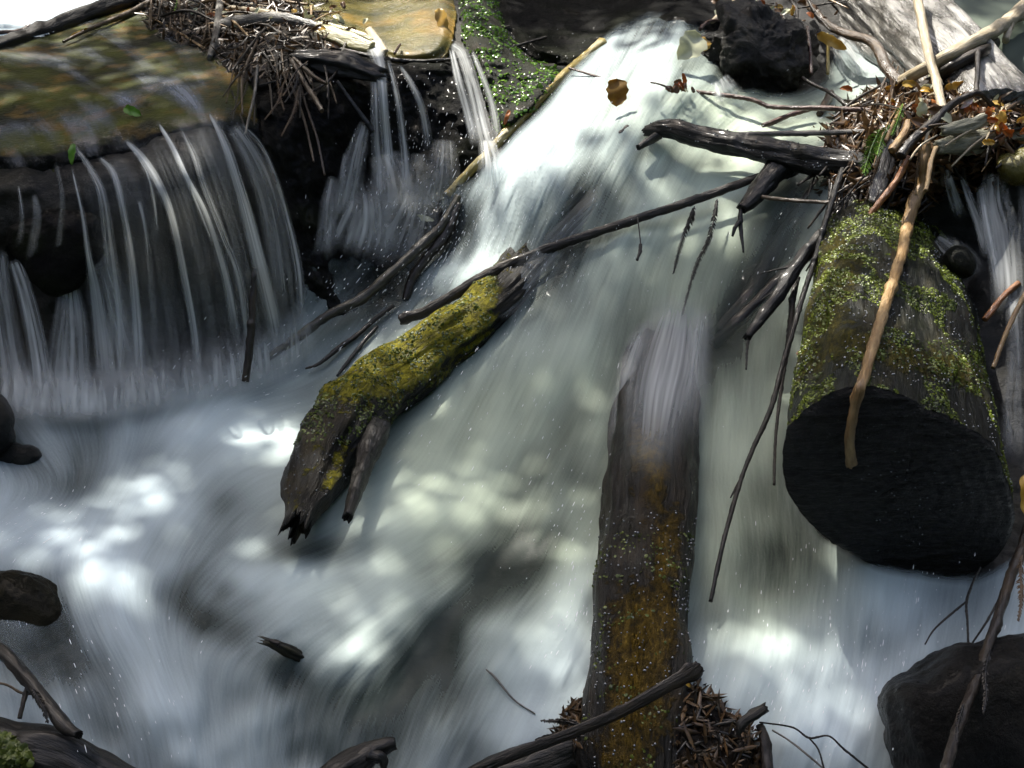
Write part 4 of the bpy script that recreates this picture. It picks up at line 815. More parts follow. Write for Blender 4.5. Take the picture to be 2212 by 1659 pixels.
# ================================================================== STICKS, one by one: label, category, points (x, y, lift, width), material
STK = [
 ("flat_stick", "long thin brown stem lying aslant across the chute onto the mossy log", "stem", [(864,690,.10,22),(930,668,.10,24),(1048,596,.10,23),(1175,541,.10,21),(1296,499,.10,20),(1506,430,.10,19),(1645,380,.10,18)], 'dark', dict(seg=18, flat=.55, jag=(.2, 0))),
 ("red_twig", "thin red brown twig stretched over the white chute with a hanging brown leaf", "twig", [(1229,147,.10,5),(1315,171,.11,5),(1404,179,.11,6),(1448,191,.11,7),(1545,203,.11,9),(1623,215,.11,10),(1670,231,.11,10),(1780,234,.10,11),(1900,240,.08,12)], 'red', dict(rough=.2)),
 ("curved_twig", "thin dark curved twig sagging in front of the middle falls", "twig", [(640,78,.06,8),(733,106,.08,9),(819,125,.09,9),(887,132,.10,9),(956,130,.10,8),(1041,120,.10,7),(1109,101,.10,6),(1181,80,.10,6)], 'dark', dict(rough=.2)),
 ("yellow_pole", "straight yellowish pole slanting down between the mossy bank and the chute", "pole", [(1300,92,.05,20),(1195,185,.05,21),(1109,273,.05,21),(1041,345,.04,21),(965,425,.0,20)], 'yellow', dict(seg=20, jag=(.3, 0))),
 ("long_stick", "long dark stick with moss coloured tip sliding into the pool left of the mossy log", "stick", [(990,425,.03,16),(955,486,.05,19),(921,520,.06,21),(853,583,.06,22),(777,647,.06,22),(709,681,.06,20),(646,727,.06,20),(580,771,.06,15)], 'mossstick', dict(seg=18, jag=(0, .3))),
 ("wet_stick", "dark stick half drowned beside the long stick's upper end", "stick", [(990,440,.03,16),(967,499,.04,19),(921,558,.04,21),(891,600,.035,20),(876,648,.0,16)], 'dark', dict(seg=16)),
 ("thin_root", "thin curled root lying just over the pool below the long stick", "root", [(850,660,.03,9),(811,689,.04,10),(770,725,.04,11),(730,753,.04,11),(690,785,.04,8),(660,796,.04,4)], 'dark', dict(seg=10)),
 ("wet_stick", "thin dark stick trailing in foam between root and mossy log", "stick", [(815,705,.02,8),(780,745,.025,9),(745,790,.025,8),(728,812,.01,5)], 'black', dict(seg=10)),
 ("upright_stick", "upright dark stick standing in front of the left waterfall", "stick", [(550,580,.07,10),(546,640,.08,14),(543,708,.085,16),(537,770,.085,17),(530,824,.08,16)], 'dark', dict(seg=14, jag=(.2, .1))),
 ("thin_stick", "thin dark stem curving along the right edge of the left waterfall", "stem", [(500,195,.05,4),(533,284,.09,5),(556,310,.1,5),(572,331,.11,5),(586,362,.11,5),(596,396,.11,4)], 'dark', dict(seg=8)),
 ("fallen_stalk", "long black drooping stem hanging from the debris heap into the right pool", "stem", [(1845,300,.05,10),(1815,380,.10,13),(1781,486,.16,13),(1761,559,.19,12),(1737,632,.21,12),(1708,730,.22,12),(1688,798,.22,11),(1664,886,.21,11),(1629,964,.2,10),(1600,1038,.18,10),(1576,1121,.15,10),(1558,1190,.12,10),(1535,1300,.06,9)], 'black', dict(seg=12, straight=False)),
 ("black_branch", "short black snapped branch hanging right of the wet log's top", "branch", [(1850,420,.04,34),(1790,495,.09,32),(1732,559,.12,30),(1688,628,.14,28),(1650,680,.15,26),(1615,728,.15,18)], 'black', dict(seg=22, jag=(0, .7), lump=.15)),
 ("drowned_branch", "dark branch drowned under the right curtain of water", "branch", [(1770,400,-.04,40),(1690,520,-.045,42),(1620,640,-.05,44),(1550,725,-.06,40)], 'black', dict(seg=20, straight=False, sub=9)),
 ("drowned_branch", "second drowned branch, lower, between the curtain and the black snapped branch", "branch", [(1780,500,-.02,26),(1700,590,-.02,30),(1610,680,-.03,28),(1540,745,-.05,24)], 'black', dict(seg=18, straight=False, sub=9)),
 ("thin_stick", "thin brown stem hidden behind the long drooping stem", "stem", [(1722,600,.10,14),(1712,650,.11,14),(1706,720,.11,14),(1690,820,.10,9),(1676,940,.08,7),(1672,1047,.06,6)], 'dark', dict(seg=8, straight=False)),
 ("brown_twig", "horizontal light brown twig right of the forked branch's fork", "twig", [(1618,420,.12,6),(1645,425,.12,9),(1700,432,.11,9),(1776,437,.10,8),(1820,440,.08,7)], 'brown', dict(seg=10)),
 ("hollow_stalk", "tan hollow stalk running down the sawn log across its cut face", "stalk", STALK, 'tan', dict(tt=on_surface(sawn, STALK, .025), seg=24, rough=.16, ridge=.10, lump=.22, jag=(0, .4))),
 ("pale_stick", "upright pale peeled stick stuck in the right debris heap", "stick", UP_PALE, 'pale', dict(tt=on_surface(trunk, UP_PALE, .16), seg=18, rough=.05)),
 ("sunlit_branch", "bare sunlit branch slanting in from the top right corner with one stub", "branch", UP_SUN, 'pale', dict(tt=on_surface(trunk, UP_SUN, .09), seg=22, rough=.07)),
 ("dark_branch", "dark branch just under the bare sunlit branch", "branch", UP_DARK, 'dark', dict(tt=on_surface(trunk, UP_DARK, .04), seg=18)),
 ("upright_twig", "short dark upright twig against the glaring trunk", "twig", [(2112,112,.12,12),(2112,150,.11,11),(2109,200,.07,11)], 'dark', dict(tt=on_surface(trunk, [(2112,112),(2112,150),(2109,200)], .05), seg=10)),
 ("bent_stick", "tan stick bent along the lower edge of the big grey trunk", "stick", [(1736,-5,.08,14),(1760,25,.09,16),(1791,55,.1,17),(1830,74,.12,18),(1889,95,.13,22),(1916,148,.13,24),(1952,185,.08,22)], 'brown', dict(seg=16)),
 ("tan_stick", "pale tan stick ending in a red tip above the cream leaf", "stick", [(1605,-15,.10,13),(1592,0,.10,12),(1565,22,.10,11),(1538,47,.10,10)], 'pale', dict(seg=12)),
 ("red_stick", "small curved red stem above the cream leaf", "stem", [(1560,44,.11,5),(1540,44,.115,6),(1525,50,.12,7),(1512,64,.12,8)], 'red', dict(seg=10)),
 ("dark_twig", "dark twig with a wet shine crossing water left of the debris heap", "twig", [(1733,168,.09,7),(1760,184,.10,8),(1791,199,.10,8),(1815,216,.10,9),(1832,228,.09,9),(1870,228,.08,8)], 'dark', dict(seg=10)),
 ("shiny_stick", "straight shiny stick lying on top of the forked branch", "stick", [(1505,296,.13,11),(1560,293,.135,12),(1623,290,.14,12),(1741,288,.13,12),(1885,284,.10,11)], 'grey', dict(seg=12)),
 ("orange_stick", "orange brown stick leaning on the sawn log's left shoulder", "stick", [(1962,338,.14,14),(1936,391,.17,14),(1897,441,.18,14),(1854,500,.17,9)], 'orange', dict(seg=12)),
 ("arched_stick", "dark brown arched stick bowing over the right debris heap", "stick", [(1945,338,.15,20),(1970,305,.17,22),(2007,272,.18,20),(2055,227,.17,16),(2094,206,.15,13),(2118,204,.13,11),(2149,237,.09,10)], 'dark', dict(seg=16)),
 ("tan_stick", "short thick tan tube lying left of the arched stick", "stick", [(1960,262,.16,12),(1955,285,.17,17),(1938,310,.17,18),(1927,326,.16,15)], 'tan', dict(seg=14)),
 ("tan_stick", "slim tan stick leaning in the green fronds of the debris heap", "stick", [(1950,228,.14,8),(1930,268,.17,9),(1913,305,.17,8)], 'tan', dict(seg=10)),
 ("tan_stick", "forked cream stick in the orange litter at the right edge", "stick", [(2225,198,.10,9),(2200,216,.11,10),(2170,232,.12,10),(2139,258,.11,9)], 'pale', dict(seg=12)),
 ("short_stub", "short pale upright stub right of the arched stick", "stub", [(2127,226,.12,9),(2128,240,.12,10),(2131,256,.09,10)], 'tan', dict(seg=10)),
 ("brown_stick", "brown upright stem in front of the black boulder's right side", "stem", [(1744,58,.14,7),(1749,100,.15,8),(1753,160,.12,7)], 'red', dict(seg=8)),
 ("yellow_stick", "short yellow upright stick beside the black boulder", "stick", [(1788,72,.13,6),(1789,110,.13,7),(1788,160,.06,7)], 'yellow', dict(seg=8)),
 ("brown_stick", "short brown piece of stick in the stream under the dark shiny twig", "stick", [(1795,200,.05,14),(1784,222,.05,18),(1770,246,.04,14)], 'brown', dict(seg=12)),
 ("brown_stick", "short stick slanting below the red twig's end", "stick", [(1890,228,.08,8),(1868,258,.08,14),(1845,282,.06,12)], 'brown', dict(seg=10)),
 ("rough_twig", "small knobbly twig standing in the white chute below the hanging leaf", "twig", [(1440,195,.0,7),(1400,240,.02,9),(1369,270,.05,13),(1350,282,.06,16),(1338,293,.06,13),(1328,325,.05,12),(1322,345,.0,10)], 'dark', dict(seg=14, lump=.3)),
 ("red_stick", "orange brown stick end above the top right litter", "stick", [(2200,612,.06,13),(2167,641,.09,13),(2127,691,.09,13)], 'orange', dict(seg=12)),
 ("pale_stick", "thin mottled stick at the right edge beside the sawn log", "stick", [(2235,610,.10,10),(2212,640,.12,10),(2175,715,.13,10),(2145,795,.13,9)], 'tan', dict(seg=12)),
 ("thin_stick", "hair thin stem over the tan wet stone", "stem", [(2240,352,.10,3),(2212,361,.10,3),(2170,372,.1,3),(2133,386,.09,2)], 'dark', dict(seg=6)),
 ("frond_branch", "dark fern hung branch in front of the bottom right boulder", "branch", [(2225,1130,.20,24),(2208,1188,.22,24),(2182,1250,.24,22),(2151,1347,.26,22),(2128,1415,.27,22),(2108,1472,.28,22),(2086,1529,.29,22),(2063,1591,.29,22),(2035,1690,.29,24)], 'dark', dict(seg=18, lump=.15, sub=0)),
 ("thin_twig", "thin forked twig hanging below the sawn log's cut face", "twig", [(2118,1225,.10,4),(2103,1255,.12,5),(2088,1300,.13,6),(2090,1345,.13,5),(2092,1400,.12,5)], 'black', dict(seg=8)),
 ("thin_twig", "thin twig slanting beside the fern hung branch", "twig", [(2155,1300,.15,5),(2130,1345,.15,5),(2098,1392,.13,4)], 'black', dict(seg=8)),
 ("strap_leaf", "long dark strap shaped leaf lying across the wet log's foot", "leaf", [(1015,1672,.21,22),(1110,1630,.22,24),(1188,1601,.22,24),(1289,1561,.22,26),(1364,1526,.22,27),(1439,1483,.22,30),(1495,1452,.22,36),(1510,1440,.21,30)], 'dark', dict(seg=20, flat=.35, jag=(0, .2), rough=.05)),
 ("broken_stub", "short black forked stub in the litter right of the wet log", "stub", [(1603,1640,.07,20),(1596,1590,.10,20),(1604,1562,.11,22),(1628,1545,.11,24),(1650,1530,.11,22)], 'black', dict(seg=16, jag=(0, .6))),
 ("broken_stub", "dark upright stump piece right of the litter heap", "stub", [(1640,1566,.08,18),(1652,1600,.08,24),(1660,1690,.07,28)], 'dark', dict(seg=16)),
 ("thin_twig", "thin crooked bare twig reaching right over the bottom water", "twig", [(1640,1560,.09,4),(1711,1571,.09,4),(1748,1594,.09,5),(1790,1590,.09,4),(1824,1619,.09,5),(1885,1668,.09,5)], 'black', dict(seg=8)),
 ("thin_twig", "faint thin twig just under the bottom water surface", "twig", [(1668,1577,.05,4),(1705,1600,.05,4),(1748,1634,.05,5),(1790,1670,.05,4)], 'grey', dict(seg=8)),
 ("thin_twig", "faint grey twig half drowned left of the wet log", "twig", [(1050,1446,.02,3),(1070,1464,.024,5),(1111,1512,.025,4),(1156,1542,.02,3)], 'grey', dict(seg=8)),
 ("dark_root", "curved black root across the bottom left corner", "root", [(-40,1385,.12,26),(0,1404,.13,28),(35,1440,.14,30),(63,1471,.15,28),(105,1523,.15,28),(140,1568,.15,30),(170,1586,.15,20)], 'black', dict(seg=20, jag=(0, .4), sub=0)),
 ("thin_root", "thin upright root standing on the bottom left log", "root", [(66,1470,.12,8),(58,1490,.14,10),(50,1520,.14,10),(42,1552,.10,9)], 'dark', dict(seg=10)),
 ("thin_root", "thin yellowish root at the left edge above the bottom left log", "root", [(-30,1476,.10,5),(10,1478,.10,5),(45,1496,.10,6),(70,1500,.10,5)], 'brown', dict(seg=8)),
 ("reddish_stick", "small reddish stick with a forked end on the bright upper pool", "stick", [(-30,72,.10,10),(0,70,.10,10),(40,68,.10,11),(56,64,.10,14),(76,58,.1,12)], 'red', dict(seg=12, lump=.2)),
 ("brown_stick", "straight brown stick along the upper edge of the left ledge", "stick", [(137,90,.07,6),(200,60,.08,9),(273,31,.08,12),(340,-5,.07,13)], 'brown', dict(seg=12)),
 ("grey_stick", "grey bent stick standing upright in the left debris heap", "stick", [(478,-20,.13,17),(474,20,.13,17),(470,55,.12,16),(462,95,.10,15),(452,125,.06,12)], 'grey', dict(seg=16)),
 ("flat_plank", "flat grey weathered board bridging the left debris heap", "plank", [(475,52,.10,22),(530,44,.11,26),(595,38,.11,24),(645,46,.10,20),(694,60,.09,16)], 'grey', dict(seg=18, flat=.5)),
 ("yellow_plank", "wet yellow plank in the sun left of the middle falls", "plank", [(682,62,.07,22),(720,76,.08,34),(765,92,.08,34),(806,102,.07,24)], 'planky', dict(seg=22, flat=.4, ridge=.2)),
 ("yellow_plank", "narrower yellow plank behind the wet yellow plank", "plank", [(670,48,.05,10),(720,58,.06,14),(780,76,.06,14),(805,88,.05,10)], 'planky', dict(seg=16, flat=.5)),
 ("pale_strip", "pale shining strip of wood on the left debris heap", "stick", [(494,14,.11,7),(540,20,.12,9),(590,28,.12,10),(640,40,.11,8)], 'pale', dict(seg=12, flat=.5)),
 ("pale_strip", "thin cream strip of wood above the flat grey board", "stick", [(480,26,.11,5),(530,34,.12,7),(575,40,.12,6)], 'pale', dict(seg=10)),
 ("tan_stick", "brown stick dropping from the left debris heap across the black rock", "stick", [(630,130,.09,10),(655,175,.11,11),(680,213,.12,12),(696,240,.11,10)], 'brown', dict(seg=12)),
 ("tan_stick", "second brown stick crossing near the short black log end", "stick", [(628,120,.08,9),(660,150,.10,10),(685,170,.10,9),(705,180,.09,7)], 'brown', dict(seg=10)),
 ("thin_stick", "long thin stem hanging down the black rock, left of two", "stem", [(615,147,.08,5),(640,210,.10,6),(660,270,.10,6),(678,350,.08,5)], 'brown', dict(seg=8)),
 ("thin_stick", "long thin stem hanging down the black rock, right of two", "stem", [(640,150,.08,5),(662,230,.10,6),(685,300,.10,6),(701,378,.08,5)], 'brown', dict(seg=8)),
 ("thin_stick", "thin pale stem hanging beside the left waterfall's upper right edge", "stem", [(556,142,.08,6),(550,200,.10,7),(536,262,.10,6),(530,290,.09,4)], 'grey', dict(seg=8)),
 ("dark_stick", "dark slanting stick left of the middle falls", "stick", [(728,176,.07,9),(760,222,.09,11),(790,262,.09,12),(806,285,.08,10)], 'black', dict(seg=12)),
 ("small_twig", "short red brown twig on the lip of the middle falls", "twig", [(852,116,.08,6),(858,106,.09,6),(864,96,.09,6)], 'red', dict(seg=8)),
 ("wet_strip", "gleaming wet strip of bark at the lip of the middle falls", "bark", [(796,62,.07,16),(812,86,.08,20),(832,112,.07,14)], 'pale', dict(seg=14, flat=.5)),
 ("upright_twig", "tiny upright tan twig standing in the ochre pool", "twig", [(672,14,.12,6),(673,34,.11,5)], 'tan', dict(seg=8)),
 ("grey_plank", "pale weathered plank lying at the right edge under the litter", "plank", [(2028,320,.12,36),(2080,308,.14,46),(2150,298,.14,44),(2260,278,.12,44)], 'greyp', dict(seg=28, flat=.5, ridge=.25, jag=(.3, 0))),
 ("grey_plank", "shorter grey plank on top of the pale weathered plank", "plank", [(2038,282,.15,22),(2080,274,.16,30),(2128,260,.15,22)], 'greyp', dict(seg=22, flat=.5, ridge=.25, jag=(.4, .4))),
 ("bark_slab", "purplish slab of bark hanging left of the hollow stalk", "bark", [(1925,305,.12,34),(1912,350,.14,42),(1897,405,.14,36),(1885,440,.12,20)], 'drift', dict(seg=22, flat=.4)),
]
made = {}
for nm, lab, cat, pts, mt, kw in STK:
    made[lab] = stick(nm, lab, cat, pts, M[mt], **kw)
def part_of(lab, name, pts, mt, **kw): return tube(name, pts, M[mt], parent=made[lab], **kw)
L_ = "thin red brown twig stretched over the white chute with a hanging brown leaf"
part_of(L_, "side_shoot", [(1752,235,.11,10),(1702,250,.10,11),(1672,263,.09,12),(1647,271,.08,10)], 'red', seg=10)
part_of(L_, "side_shoot", [(1448,191,.11,5),(1425,182,.12,4),(1405,178,.12,4)], 'red', seg=8)
L_ = "bare sunlit branch slanting in from the top right corner with one stub"
part_of(L_, "side_stub", [(2190,38,.0,20),(2180,60,.0,17),(2172,88,.0,15)], 'pale', seg=14, tt=on_surface(trunk, [(2190,38),(2180,60),(2172,88)], .11))
L_ = "forked cream stick in the orange litter at the right edge"
part_of(L_, "fork", [(2178,228,.12,9),(2168,248,.12,9),(2160,270,.11,8)], 'pale', seg=10)
L_ = "thin forked twig hanging below the sawn log's cut face"
part_of(L_, "fork", [(2087,1300,.13,5),(2050,1330,.12,5),(2017,1361,.11,4),(1998,1392,.10,3)], 'black', seg=8)
L_ = "thin crooked bare twig reaching right over the bottom water"
part_of(L_, "fork", [(1748,1594,.09,4),(1768,1620,.09,4),(1782,1668,.09,4)], 'black', seg=8)
L_ = "long black drooping stem hanging from the debris heap into the right pool"
part_of(L_, "side_shoot", [(1660,895,.2,5),(1640,935,.2,5),(1622,970,.19,3)], 'black', seg=6); part_of(L_, "side_shoot", [(1608,1020,.18,5),(1590,1052,.18,5),(1578,1075,.17,3)], 'black', seg=6)
L_ = "short black snapped branch hanging right of the wet log's top"
part_of(L_, "tendril", [(1618,722,.15,7),(1614,750,.15,6),(1612,798,.14,4)], 'black', seg=8, lump=.4); part_of(L_, "spur", [(1700,608,.14,7),(1672,630,.14,6),(1644,648,.14,2)], 'black', seg=6); part_of(L_, "spur", [(1720,575,.12,6),(1680,582,.12,5),(1640,592,.12,2)], 'black', seg=6)
part_of(L_, "spur", [(1745,545,.13,10),(1715,600,.13,12),(1700,628,.13,9)], 'black', seg=8)
L_ = "long thin brown stem lying aslant across the chute onto the mossy log"
part_of(L_, "tendril", [(1377,470,.11,3),(1381,500,.11,3),(1384,528,.11,3)], 'dark', seg=6); part_of(L_, "tendril", [(1384,528,.11,7),(1382,545,.11,8),(1376,562,.11,6)], 'fernd' if False else 'dark', seg=8, lump=.4)
L_ = "tan hollow stalk running down the sawn log across its cut face"
part_of(L_, "side_stalk", [(2022,318,.0,9),(2012,345,.0,10),(2006,380,.0,10),(2000,412,.0,8)], 'tan', tt=(2.72, 2.62), seg=12)
L_ = "upright pale peeled stick stuck in the right debris heap"
part_of(L_, "side_stub", [(2030,205,.0,8),(2018,203,.0,7),(2006,206,.0,5)], 'pale', seg=8, tt=on_surface(trunk, [(2030,205),(2018,203),(2006,206)], .165))
L_ = "black rotten forked branch reaching left over the chute from the debris heap"
stick("hanging_root", "small forked black root hanging off the end of the fork", "root", [(1600,452,.12,9),(1599,475,.12,11),(1601,500,.11,9),(1606,545,.08,4)], M['black'], seg=10, twigs=[("fork", [(1598,478,.12,10),(1588,492,.12,9),(1582,510,.11,5)], M['black'])])

# ================================================================== FRONDS
for lab, pts, lw, mt, kw in [
 ("limp dead frond hanging from the long stem into white water, left of two", [(1500,446,.11),(1492,475,.10),(1480,503,.08),(1466,545,.05),(1455,590,.02)], 26, 'fernd', {}),
 ("limp dead frond hanging from the long stem into white water, right of two", [(1549,430,.11),(1543,470,.10),(1530,520,.08),(1506,570,.06),(1486,633,.03),(1466,712,.01)], 22, 'fernd', {}),
 ("dead brown frond hanging over the forked branch's base", [(1838,296,.16),(1846,320,.17),(1842,350,.16),(1832,372,.14)], 40, 'fern', {}),
 ("long dead frond trailing down past the bark slab", [(1905,322,.15),(1890,370,.16),(1868,440,.16),(1850,490,.15),(1832,530,.13)], 16, 'fern', {}),
 ("narrow dark frond hanging left of the bark slab", [(1810,305,.14),(1800,370,.15),(1793,430,.14),(1790,478,.12)], 18, 'fernd', {}),
 ("pale brown beaded frond beside the hollow stalk", [(1985,330,.15),(1982,370,.15),(1975,410,.14)], 14, 'fern', {}),
 ("dark fern tip left of the wet log's foot, upper of two", [(1262,1572,.14),(1232,1560,.14),(1205,1557,.13),(1170,1557,.12)], 26, 'fernd', {}),
 ("dark fern tip left of the wet log's foot, lower of two", [(1262,1590,.14),(1220,1588,.14),(1185,1590,.13),(1158,1598,.11)], 24, 'fernd', {}),
 ("black fern frond standing on the bottom left log", [(70,1486,.16),(80,1505,.17),(95,1530,.16),(102,1560,.14)], 30, 'fernd', {}),
 ("shaggy dead frond on the fern hung branch at the right edge", [(2208,1200,.26),(2205,1250,.27),(2206,1300,.26),(2200,1340,.24)], 30, 'fern', {}),
 ("shaggy dead frond on the fern hung branch over the boulder", [(2140,1400,.30),(2128,1450,.31),(2130,1500,.31),(2124,1540,.30)], 28, 'fernd', {}),
 ("small dead frond low on the fern hung branch", [(2082,1520,.32),(2070,1560,.32),(2066,1600,.31)], 24, 'fernd', {}),
 ("bright green frond sprig in the right debris heap", [(1950,225,.18),(1938,262,.19),(1926,292,.18)], 34, 'liver', dict(step=2.4)),
 ("drooping green frond sprig at the base of the forked branch", [(1900,280,.18),(1884,315,.20),(1872,350,.19),(1866,375,.17)], 60, 'liver', dict(step=2.4)),
 ("broad green frond sprig beside the bark slab", [(1922,270,.19),(1905,300,.21),(1894,335,.20)], 52, 'liver', dict(step=2.4)),
 ("small green sprig at the top of the left debris heap", [(382,2,.16),(380,14,.17),(375,30,.16)], 14, 'liver', {}),
]:
    frond(lab, pts, lw, M[mt], **kw)
rr = random.Random(4)
for i in range(16):
    x = rr.uniform(318, 462); y = rr.uniform(-14, 30); L2 = rr.uniform(34, 80); dx = rr.uniform(-18, 10)
    frond("dead brown frond tip in the hanging bunch at the left debris heap", [(x, y, .10), (x + dx * .4, y + L2 * .5, .13), (x + dx, y + L2, .11)], rr.uniform(12, 20), M['fern' if rr.random() < .5 else 'fernd'], group="dead fronds bunched in the left debris heap")
for i in range(14):
    x = rr.uniform(500, 650); y = rr.uniform(90, 190); L2 = rr.uniform(60, 130); dx = rr.uniform(-40, 20)
    frond("dark limp frond hanging down the shaded left debris heap", [(x, y, .07), (x + dx * .3, y + L2 * .5, .10), (x + dx, y + L2, .08)], rr.uniform(10, 18), M['fern' if rr.random() < .25 else 'fernd'], group="dark fronds hanging under the left debris heap")
# ================================================================== LEAVES
leaf("hanging brown leaf with two pointed tips on the red twig", 1333, 200, 62, 46, 92, M['bleaf'], .125, .1, .1, .15, .35, name="brown_leaf")
leaf("large cream leaf with a pale midrib caught above the chute", 1490, 103, 82, 58, 132, M['cream'], .14, .35, .3, .3, .5, name="cream_leaf", petiole=16)
leaf("small golden leaf tucked behind the cream leaf", 1523, 95, 34, 26, 100, M['gold'], .12, .2, .2, .2, .4, name="golden_leaf")
leaf("bright green oval leaf lying on the left ledge's lip", 287, 241, 46, 20, 25, M['green'], .055, .25, .15, .3, .35, name="green_leaf")
leaf("bright green leaf bent over the left edge of the left waterfall", 157, 333, 48, 15, 92, M['green'], .07, .1, .3, .3, .4, name="green_leaf")
leaf("long golden leaf standing at the top of the middle falls", 955, 46, 62, 26, 75, M['gold'], .09, .2, .15, .3, .4, name="golden_leaf")
leaf("rusty orange leaf on the mossy bank beside the yellow pole", 1095, 254, 36, 9, 108, M['rust'], .09, .2, .2, .3, .4, name="rusty_leaf")
leaf("curled yellow leaf with brown end hanging beside the grey trunk", 1797, 90, 72, 22, 32, M['gold'], .15, .2, .12, .2, .4, .3, name="yellow_leaf")
leaf("pinkish white curled leaf under the arched stick", 2088, 223, 40, 13, 140, M['pink'], .17, .2, .3, .4, .4, name="pink_leaf")
leaf("yellow leaf cut by the right edge above the bottom right boulder", 2212, 1068, 84, 26, 95, M['gold'], .28, .2, .3, .3, .4, name="yellow_leaf")
leaf("whitish drowned leaf in the spray beside the long stick", 918, 472, 42, 12, 15, M['cream'], .03, .2, .2, .2, .4, name="pale_leaf")
leaf("narrow yellow blade of leaf on the left ledge", 170, 71, 46, 6, -22, M['gold'], .07, .2, .2, .3, .4, name="yellow_leaf")
leaf("yellow leaf scrap at the top of the right debris heap", 1966, 182, 34, 16, 10, M['gold'], .15, .3, .3, .3, .4, name="yellow_leaf")
leaf("wrinkled golden brown leaf beside the upright pale stick", 2066, 192, 50, 28, -10, M['gold'], .13, .3, .2, .4, .3, name="golden_leaf")
leaf("grey white pointed leaf standing in the right debris heap", 1990, 236, 34, 24, -88, M['cream'], .17, .2, .2, .4, .45, name="pale_leaf")
leaf("tan leaf curled on the sawn log's left rim", 1733, 770, 30, 22, 60, M['litter'], .3, .3, .5, .5, .4, name="tan_leaf")
leaf("yellow leaf scrap beside the wet log's foot", 1486, 1478, 16, 8, 50, M['gold'], .13, .2, .3, .3, .4, name="yellow_leaf")
def litter(n, cx, cy, sx, sy, lab, grp, off, mats, L=(16, 40), seed=0, poly=None):
    r = random.Random(seed)
    for i in range(n):
        for _ in range(40):
            x, y = r.gauss(cx, sx), r.gauss(cy, sy)
            if poly is None or in_poly(np.array([x]), np.array([y]), poly)[0]: break
        l = r.uniform(*L); leaf(lab[0], x, y, l, l * r.uniform(.35, .6), r.uniform(0, 360), M[r.choice(mats)], r.uniform(*off), r.uniform(-.2, .6), r.uniform(.1, .6), r.uniform(.1, .6), r.uniform(.3, .5), r.uniform(-.5, .5), group=grp, name="dead_leaf")
litter(46, 2010, 235, 60, 34, ["dead leaf in the sunlit right debris heap"], "dead leaves in the right debris heap", (.09, .15), ['litter', 'litter', 'rust', 'gold', 'litter', 'cream'], (18, 44), 2)
litter(26, 2165, 250, 34, 22, ["orange brown leaf in the litter at the right edge"], "orange leaves at the right edge", (.11, .16), ['rust', 'litter', 'rust', 'gold'], (16, 38), 3)
litter(34, 1665, 22, 56, 18, ["small leaf scrap on top of the black boulder"], "leaf scraps on the black boulder", (.13, .19), ['litter', 'gold', 'cream', 'litter', 'rust'], (10, 26), 4)
litter(20, 560, 30, 60, 24, ["dead leaf on the sunlit left debris heap"], "dead leaves on the left debris heap", (.07, .12), ['litter', 'rust', 'cream', 'litter'], (14, 32), 5)
litter(14, 700, 55, 40, 22, ["pale leaf scrap among the yellow planks"], "leaf scraps among the yellow planks", (.08, .12), ['gold', 'cream', 'litter'], (12, 28), 6)
litter(12, 1476, 186, 14, 12, ["wet leaf scrap below the cream leaf"], "wet scraps below the cream leaf", (.06, .10), ['cream', 'litter', 'rust'], (10, 26), 7)
# thin loose twigs
def twigs(n, box, ang, Lr, wr, off, mats, lab, grp, seed):
    r = random.Random(seed)
    for i in range(n):
        x, y = r.uniform(box[0], box[2]), r.uniform(box[1], box[3]); a = math.radians(r.gauss(*ang)); l = r.uniform(*Lr); w = r.uniform(*wr); o_ = r.uniform(*off); b = r.gauss(0, .07) * l
        pts = [(x - math.cos(a) * l / 2, y - math.sin(a) * l / 2, o_, w * .8), (x - math.sin(a) * b, y + math.cos(a) * b, o_ + .02, w), (x + math.cos(a) * l / 2, y + math.sin(a) * l / 2, o_, w * .6)]
        stick("loose_twig", lab, "twig", pts, M[r.choice(mats)], group=grp, seg=7, n=14)
twigs(38, (380, -5, 720, 80), (8, 16), (50, 150), (3, 8), (.06, .11), ['brown', 'grey', 'dark', 'pale', 'tan', 'dark'], "loose twig lying flat on the left debris heap", "twigs on the left debris heap", 11)
twigs(22, (500, 90, 720, 190), (95, 26), (60, 170), (3, 7), (.05, .10), ['dark', 'brown', 'dark', 'black'], "dark twig hanging under the left debris heap", "twigs hanging under the left debris heap", 12)
twigs(48, (1840, 185, 2210, 320), (-45, 34), (50, 170), (3, 8), (.10, .15), ['brown', 'tan', 'dark', 'dark', 'pale'], "loose twig crossing the right debris heap", "twigs in the right debris heap", 13)
twigs(34, (1770, 330, 1970, 520), (112, 16), (60, 170), (3, 9), (.07, .13), ['dark', 'brown', 'black', 'dark'], "dark twig dangling below the right debris heap", "twigs dangling below the right debris heap", 14)
twigs(14, (1560, 0, 1790, 60), (20, 25), (40, 110), (4, 8), (.11, .16), ['dark', 'brown', 'tan'], "loose twig on top of the black boulder", "twigs on the black boulder", 15)
twigs(8, (1990, 330, 2212, 420), (80, 20), (40, 90), (3, 7), (.04, .08), ['dark', 'brown'], "dark twig under the pale weathered plank", "twigs under the pale plank", 16)
